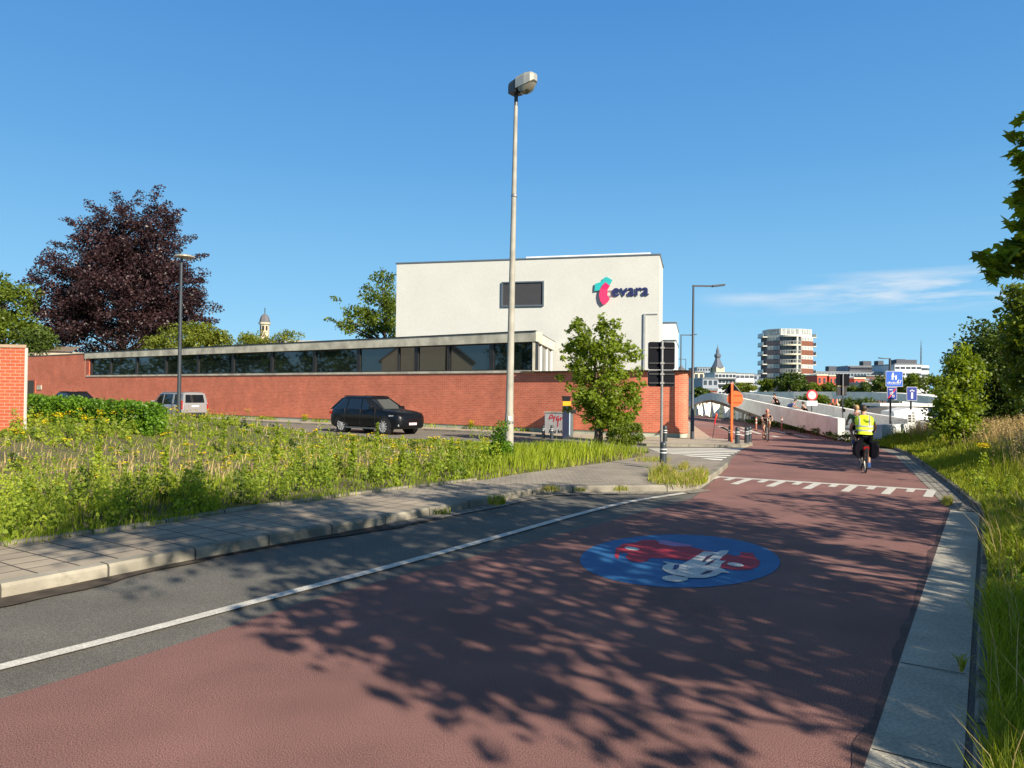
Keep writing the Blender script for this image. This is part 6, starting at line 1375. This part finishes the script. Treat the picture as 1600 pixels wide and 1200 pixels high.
for i, (px, py, D_, h_, lb) in enumerate(((586, 722, 16.5, 1.05, 'tallest goldenrod stalk standing in front of the black car'), (548, 735, 15, .8, 'goldenrod stalk left of the tallest one'), (430, 712, 17, .85, 'leafy stalk in the middle of the weedy lot'), (702, 733, 17.5, .7, 'short goldenrod stalk left of the tall lamp post'), (625, 740, 15.5, .6, 'low goldenrod stalk right of the tallest one'), (348, 702, 20, .85, 'leafy stalk right of the grey disc lamp'), (150, 740, 13.5, .8, 'leafy stalk in the left part of the weedy lot'), (255, 752, 12.5, .75, 'leafy stalk near the garden edging left of the middle'))):
    p = dp(px, py, D_); z_ = float(vh(np.array([p.x]), np.array([p.y]))[0]); o = empty('tall_weed', (p.x, p.y, z_), 0, lb, 'plant', 'tall stalks in the weedy lot')
    MB().tube([(0, 0, -.02), (.03, 0, h_ * .5), (.05, 0, h_)], [.008, .006, .003], 5).build('stem', L_WEED, o)
    foliage('leaves', L_WEED, [(.05 * k / 9, 0, h_ * (.15 + .85 * k / 9), .11 * (1.25 - k / 9), .11 * (1.25 - k / 9), .07, 26) for k in range(10)], .075, 200 + i, o, .3, droop=.2)
# hedge in front of the far left
ha, hb = dp(36, 620, 25.5), dp(250, 620, 21.5)
hr = empty('clipped_hedge', (ha.x, ha.y, .5), 0, 'long clipped bright green ivy-like hedge right of the orange brick wall', 'hedge')
n = 34; cl = []
for i in range(n + 1):
    t = i / n; c = ha.lerp(hb, t); zt_ = lerp(1.74, 1.56, t)
    for zz_ in (.75, 1.05, 1.3, zt_ - .16):
        for of in (-.45, .1): cl.append((c.x - ha.x + rng.uniform(-.06, .06), c.y - ha.y + of, zz_ - .5 + rng.uniform(-.05, .05), .24, .26, .22, 120))
foliage('leaves', L_HEDGE, cl, .085, 61, hr, .1, flat_=1)
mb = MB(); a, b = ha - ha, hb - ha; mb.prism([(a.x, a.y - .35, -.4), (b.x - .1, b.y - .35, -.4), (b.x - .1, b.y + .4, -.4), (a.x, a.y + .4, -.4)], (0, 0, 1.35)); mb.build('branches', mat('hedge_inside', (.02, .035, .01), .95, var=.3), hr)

# maple on the corner verge
D_ = 28.0
EL = [E(930, 560, 42, 50, D_), E(905, 530, 22, 34, D_), E(948, 520, 20, 26, D_), E(972, 560, 24, 40, D_), E(942, 622, 46, 44, D_), E(965, 640, 34, 26, D_), E(905, 588, 26, 34, D_), E(985, 610, 20, 22, D_), E(948, 655, 36, 22, D_)]
cl = crown_clumps(EL, 300, .27, 42, 70, shell=.45, spray=.3)
for (px, py, dx_, dy_) in ((885, 560, -1, -.2), (878, 590, -1, .1), (985, 560, 1, -.3), (1000, 600, 1, .2), (990, 640, 1, 0), (905, 505, -.2, -1), (940, 498, .1, -1), (890, 640, -1, .1)):
    for k in range(3):
        p = dp(px + dx_ * 3 * k, py + dy_ * 3 * k, D_); cl.append((p.x, p.y, p.z, .2, .2, .16, 12))
bm = dp(936, 690, D_); tree('maple_tree', (bm.x, D_, .12), .7, .09, cl, .115, L_MAPLE, M_BARK, 71, 'young bright green maple in front of the brick wall corner', nlimb=40, forks=4, up=.2, droop=.5, shape='maple')
D_ = 26.5; cl = crown_clumps([E(985, 678, 17, 20, D_), E(972, 684, 18, 16, D_)], 50, .22, 90, 72); bm = dp(985, 700, D_)
tree('round_shrub', (bm.x, D_, .12), .3, .04, cl, .085, L_MID, M_BARK, 73, 'small dense rounded shrub at the right foot of the maple', cat='shrub', nlimb=10)

# ------------------------------------------------------------------ right bank
OUT = [p for p in offset_pl(smooth_pl(REDR, 1), sg * .60)]; oy = np.array([p.y for p in OUT][::-1]); ox = np.array([p.x for p in OUT][::-1])
srt = np.argsort(oy); oy, ox = oy[srt], ox[srt]
def xk(y): return np.interp(y, oy, ox)
def bh(x, y): e = x - xk(y); return .03 + .50 * sstep(e / 4.5) * sstep((34 - y) / 5) + .9 * sstep((e - 5) / 8) * sstep((30 - y) / 8) * .3 + .05 * (vnoise(x, y, .8, 14) - .5) * sstep(e / .5)
ys = np.concatenate([np.linspace(-12, 2, 8), np.linspace(2.5, 33, 62)]); es = np.array([0, .15, .35, .6, .9, 1.3, 1.8, 2.4, 3.2, 4.2, 5.5, 7.5, 10, 14, 20, 30])
mb = MB()
for i in range(len(ys) - 1):
    for j in range(len(es) - 1):
        q = []
        for y, e in ((ys[i], es[j]), (ys[i], es[j + 1]), (ys[i + 1], es[j + 1]), (ys[i + 1], es[j])):
            y = np.array([y]); x = xk(y) + e; q.append((float(x[0]), float(y[0]), float(bh(x, y)[0])))
        mb.face(q)
o = mb.build('bank_soil', M_SOIL, smooth=True); o['kind'] = 'structure'; o.modifiers.clear()
def bank_pts(n, ymin, ymax, emax, seed, power=1.0):
    r = np.random.default_rng(seed); y = ymin + (ymax - ymin) * r.random(n) ** power; e = emax * r.random(n) ** .9; x = xk(y) + e - .06; return x, y, r
def in_view(x, y, m=.74, add=.4): return (x < y * m + add)
x, y, r = bank_pts(260000, 1.5, 13, 6.5, 81, .9); k = in_view(x, y) | (r.random(len(x)) < .06); x, y = x[k], y[k]; d = np.hypot(x, y)
o = blades('bank_grass', x, y, bh(x, y), (.10 + .30 * vnoise(x, y, 1.1, 15)) * r.uniform(.5, 1.3, len(x)), .0028 + .00035 * d, L_GRASSB, 82, .75, np.clip(r.normal(.42, .2, len(x)) + .3 * (vnoise(x, y, .9, 16) - .5), 0, 1)); tag(o, 'long green grass on the bank beside the near kerb', 'grass', kind='stuff')
x, y, r = bank_pts(240000, 12, 33, 16, 83, .9); k = in_view(x, y, .74, .8) | (r.random(len(x)) < .08); x, y = x[k], y[k]; d = np.hypot(x, y); e = x - xk(y)
o = blades('bank_grass', x, y, bh(x, y), (.16 + .40 * sstep(e / 1.5) * r.random(len(x))) * r.uniform(.6, 1.2, len(x)), .003 + .0004 * d, L_GRASSB, 84, .6, np.clip(r.normal(.45, .2, len(x)), 0, 1)); tag(o, 'green grass on the far part of the right bank', 'grass', kind='stuff')
# tall dry seed grass
x, y, r = bank_pts(60000, 11, 32, 14, 85, 1.0); e = x - xk(y); k = in_view(x, y, .74, .8) & (r.random(len(x)) < sstep((e - 1.0) / 1.8) * (.15 + .75 * vnoise(x, y, .55, 17))); x, y = x[k], y[k]; d = np.hypot(x, y)
H = r.uniform(.5, 1.05, len(x)); o = blades('seed_grass', x, y, bh(x, y), H, .0018 + .00028 * d, L_DRY, 86, .45, wind=(-.12, .02)); tag(o, 'tall dry blond seed grass on the right bank', 'grass', kind='stuff')
x2, y2, r = bank_pts(1500, 2.2, 12, 4, 87); k = in_view(x2, y2); x2, y2 = x2[k], y2[k]
o = blades('seed_grass', x2, y2, bh(x2, y2), r.uniform(.45, .85, len(x2)), .0028, L_DRY, 88, .7, wind=(-.12, .02)); tag(o, 'few long pale stalks leaning over the near kerb', 'grass', kind='stuff')
k = r.random(len(x)) < .55 if len(x) == 0 else np.random.default_rng(5).random(len(x)) < .35
idx = np.repeat(np.where(k)[0], 7); rr_ = np.random.default_rng(6); C = np.stack([x[idx] - .12 * H[idx] + rr_.normal(0, .025, len(idx)), y[idx] + rr_.normal(0, .025, len(idx)), bh(x, y)[idx] + H[idx] * rr_.uniform(.78, 1.0, len(idx))], 1)
V, F_ = leaf_verts(rr_, C, .045 * rr_.uniform(.6, 1.3, len(idx)), -.2); o = npmesh('seed_heads', V, 4, L_DRY, None, rr_.random(len(idx)), F_); tag(o, 'blond seed heads of the tall dry grass', 'grass', kind='stuff')
# some ivy-like low herbs on the bank
BP = [(float(xk(np.array([t]))[0]) + .2, t) for t in (3, 8, 13, 18, 24, 29)] + [(24, 29), (18, 18), (9.5, 8), (4, 3)]
herbs('bank_weeds', BP, 2600, 90, lambda x, y: .28 + .15 * vnoise(x, y, .8, 5), L_WEED, .06, 55, 'leafy weeds between the bank grasses', .4, lambda x, y: np.clip(vnoise(x, y, .8, 44) * 1.2 - .3, 0, 1), None, spread=.16, ground=bh)
p = dp(1538, 670, 16.5); o = empty('yellow_flower_clump', (p.x, 16.5, float(bh(np.array([p.x]), np.array([16.5]))[0])), 0, 'single yellow flower clump in the dry grass of the right bank', 'plant'); foliage('flowers', L_FLY, [(0, 0, .88, .18, .12, .07, 90)], .045, 91, o, 1.0); foliage('leaves', L_WEED, [(0, 0, .5, .12, .12, .35, 120)], .06, 92, o)
# low plants at the foot of the bridge ramp
cl = []
for a, b in zip(near[:5], near[1:6]):
    for k in range(12):
        t = k / 12; p = dp(lerp(a[0], b[0], t), lerp(a[2], b[2], t), lerp(a[3], b[3], t)); cl.append((p.x - 12 + rng.uniform(-.5, .1), p.y - 45 - .5 + rng.uniform(-.5, .2), .22, .35, .35, .25 * rng.uniform(.5, 1.3), 50))
r0 = empty('ramp_foot_plants', (12, 45, 0), 0, 'row of low dark plants along the foot of the white ramp wall', 'plant'); foliage('leaves', L_DARK, cl, .13, 93, r0)

# ------------------------------------------------------------------ right thicket and the trees that shade the road
D_ = 27.5
cl = crown_clumps([E(1560, 590, 74, 78, D_), E(1535, 548, 44, 48, D_), E(1600, 610, 60, 80, D_), E(1525, 645, 36, 34, D_), E(1550, 668, 60, 18, D_)], 430, .5, 62, 100, shell=.4, spray=.2)
tree('dark_thicket_tree', (dp(1565, 600, D_).x, D_, .3), .8, .16, cl, .14, L_DARK, M_BARK, 101, 'dense dark green tree at the right edge above the dry grass', nlimb=26)
D_ = 24.5
cl = crown_clumps([E(1494, 605, 20, 48, D_), E(1480, 632, 16, 26, D_), E(1498, 570, 14, 30, D_), E(1518, 590, 18, 34, D_), E(1500, 640, 22, 30, D_), E(1476, 658, 22, 22, D_), E(1500, 668, 26, 20, D_)], 230, .30, 46, 102, shell=.4, spray=.6)
tree('light_thicket_tree', (dp(1490, 600, D_).x, D_, .3), .8, .10, cl, .12, L_MAPLE, M_BARK, 103, 'lighter green young tree left of the dark tree at the right edge', nlimb=20)
D_ = 20.5
cl = crown_clumps([E(1608, 500, 36, 60, D_), E(1625, 560, 45, 70, D_), E(1590, 470, 14, 24, D_)], 130, .42, 80, 104, shell=.45, spray=.2)
tree('light_thicket_tree', (dp(1640, 600, D_).x, D_, .3), 1.2, .12, cl, .15, L_MID, M_BARK, 105, 'sunlit green tree top at the right edge above the dark tree', nlimb=20)
def shade_tree(x, y, ells, n, seed, label, per=64, r=.6, extra=None, leaf=.17, tr=.17):
    cl = crown_clumps(ells, n, r, per, seed, shell=.3, spray=.2)
    if extra: cl += extra
    return tree('roadside_maple', (x, y, .2), 1.8, tr, cl, leaf, L_MAPLE if seed % 2 else L_MID, M_BARK, seed, label, group='roadside trees right of the road', nlimb=36, shape='diamond')
#SHADE
vis = []
def leafbunch(px, py, D, r_, n): p = dp(px, py, D); vis.append((p.x, p.y, p.z, r_, r_, r_ * .8, n))
for (px, py, r_, n) in ((1524, 402, .03, 2), (1533, 396, .035, 3), (1543, 408, .05, 7), (1553, 412, .06, 9), (1563, 404, .06, 11), (1573, 398, .07, 13), (1584, 402, .08, 15), (1595, 394, .08, 16), (1605, 385, .09, 16), (1540, 424, .03, 3), (1552, 430, .04, 5), (1566, 426, .05, 7), (1582, 420, .06, 9), (1597, 420, .07, 10), (1620, 400, .3, 60), (1578, 384, .04, 4), (1592, 376, .05, 6), (1550, 440, .03, 2),
                        (1592, 192, .03, 2), (1601, 182, .05, 4), (1586, 212, .035, 3), (1597, 220, .05, 5), (1584, 240, .035, 3), (1596, 250, .05, 5), (1604, 262, .05, 5), (1589, 282, .03, 2), (1600, 288, .05, 5), (1593, 312, .025, 2), (1602, 318, .04, 4), (1598, 345, .04, 4), (1604, 362, .04, 4), (1614, 240, .10, 14), (1616, 300, .12, 16), (1618, 350, .12, 16), (1630, 320, .3, 60)): leafbunch(px, py, 5.6, r_, n)
root = empty('overhanging_maple', (8.6, 3.4, .3), 0, 'maple at the right whose leafy branch tips hang into the upper right of the view', 'tree', 'roadside trees right of the road')
foliage('leaves', L_MAPLE, [(c[0] - 8.6, c[1] - 3.4, c[2] - .3) + c[3:] for c in vis], .115, 111, root, .6, 'maple', .6)
mb = MB(); q = lambda px, py, D: dp(px, py, D) - Vector((8.6, 3.4, .3))
mb.tube([(0, 0, -.3), (.05, 0, 1.2), (-.05, .1, 2.6), (0, 0, 4.5), (.1, 0, 6.4)], [.20, .16, .13, .09, .04], 10)
mb.tube([(-.05, .1, 2.0), q(1750, 420, 5.6), q(1620, 402, 5.6), q(1545, 408, 5.6)], [.07, .035, .014, .004], 6); mb.tube([(0, 0, 2.6), q(1760, 280, 5.6), q(1640, 280, 5.6), q(1603, 300, 5.6)], [.06, .03, .012, .004], 6); mb.tube([q(1640, 280, 5.6), q(1605, 230, 5.6)], [.012, .004], 5)
mb.build('trunk', M_BARK, root, smooth=True)
cl = crown_clumps([(8.7, 1.8, 6.2, 3.4, 3.0, 2.4)], 200, .5, 62, 115, shell=.3, spray=.2)
foliage('crown', L_MAPLE, [(c[0] - 8.6, c[1] - 3.4, c[2] - .3) + c[3:] for c in cl], .17, 116, root)
shade_tree(10.4, -1.2, [(9.4, -1.7, 4.6, 3.1, 2.8, 1.6), (5.9, -1.2, 5.2, 1.9, 1.5, 1.2)], 220, 121, 'roadside maple just behind the viewer on the right, seen only by its shadow')
shade_tree(7.0, -1.4, [(5.8, -1.8, 8.2, 3.0, 2.2, 1.5)], 90, 123, 'taller roadside maple behind the viewer, seen only by its shadow', tr=.2)
shade_tree(15.8, 15.0, [(16.0, 15.3, 4.2, 2.7, 3.0, 2.0)], 110, 125, 'roadside tree beyond the right edge whose shadow streaks the far road')
shade_tree(13.2, 4.8, [(13.0, 4.4, 4.6, 2.2, 2.4, 2.0)], 70, 127, 'slim roadside tree beyond the right edge near the bank')
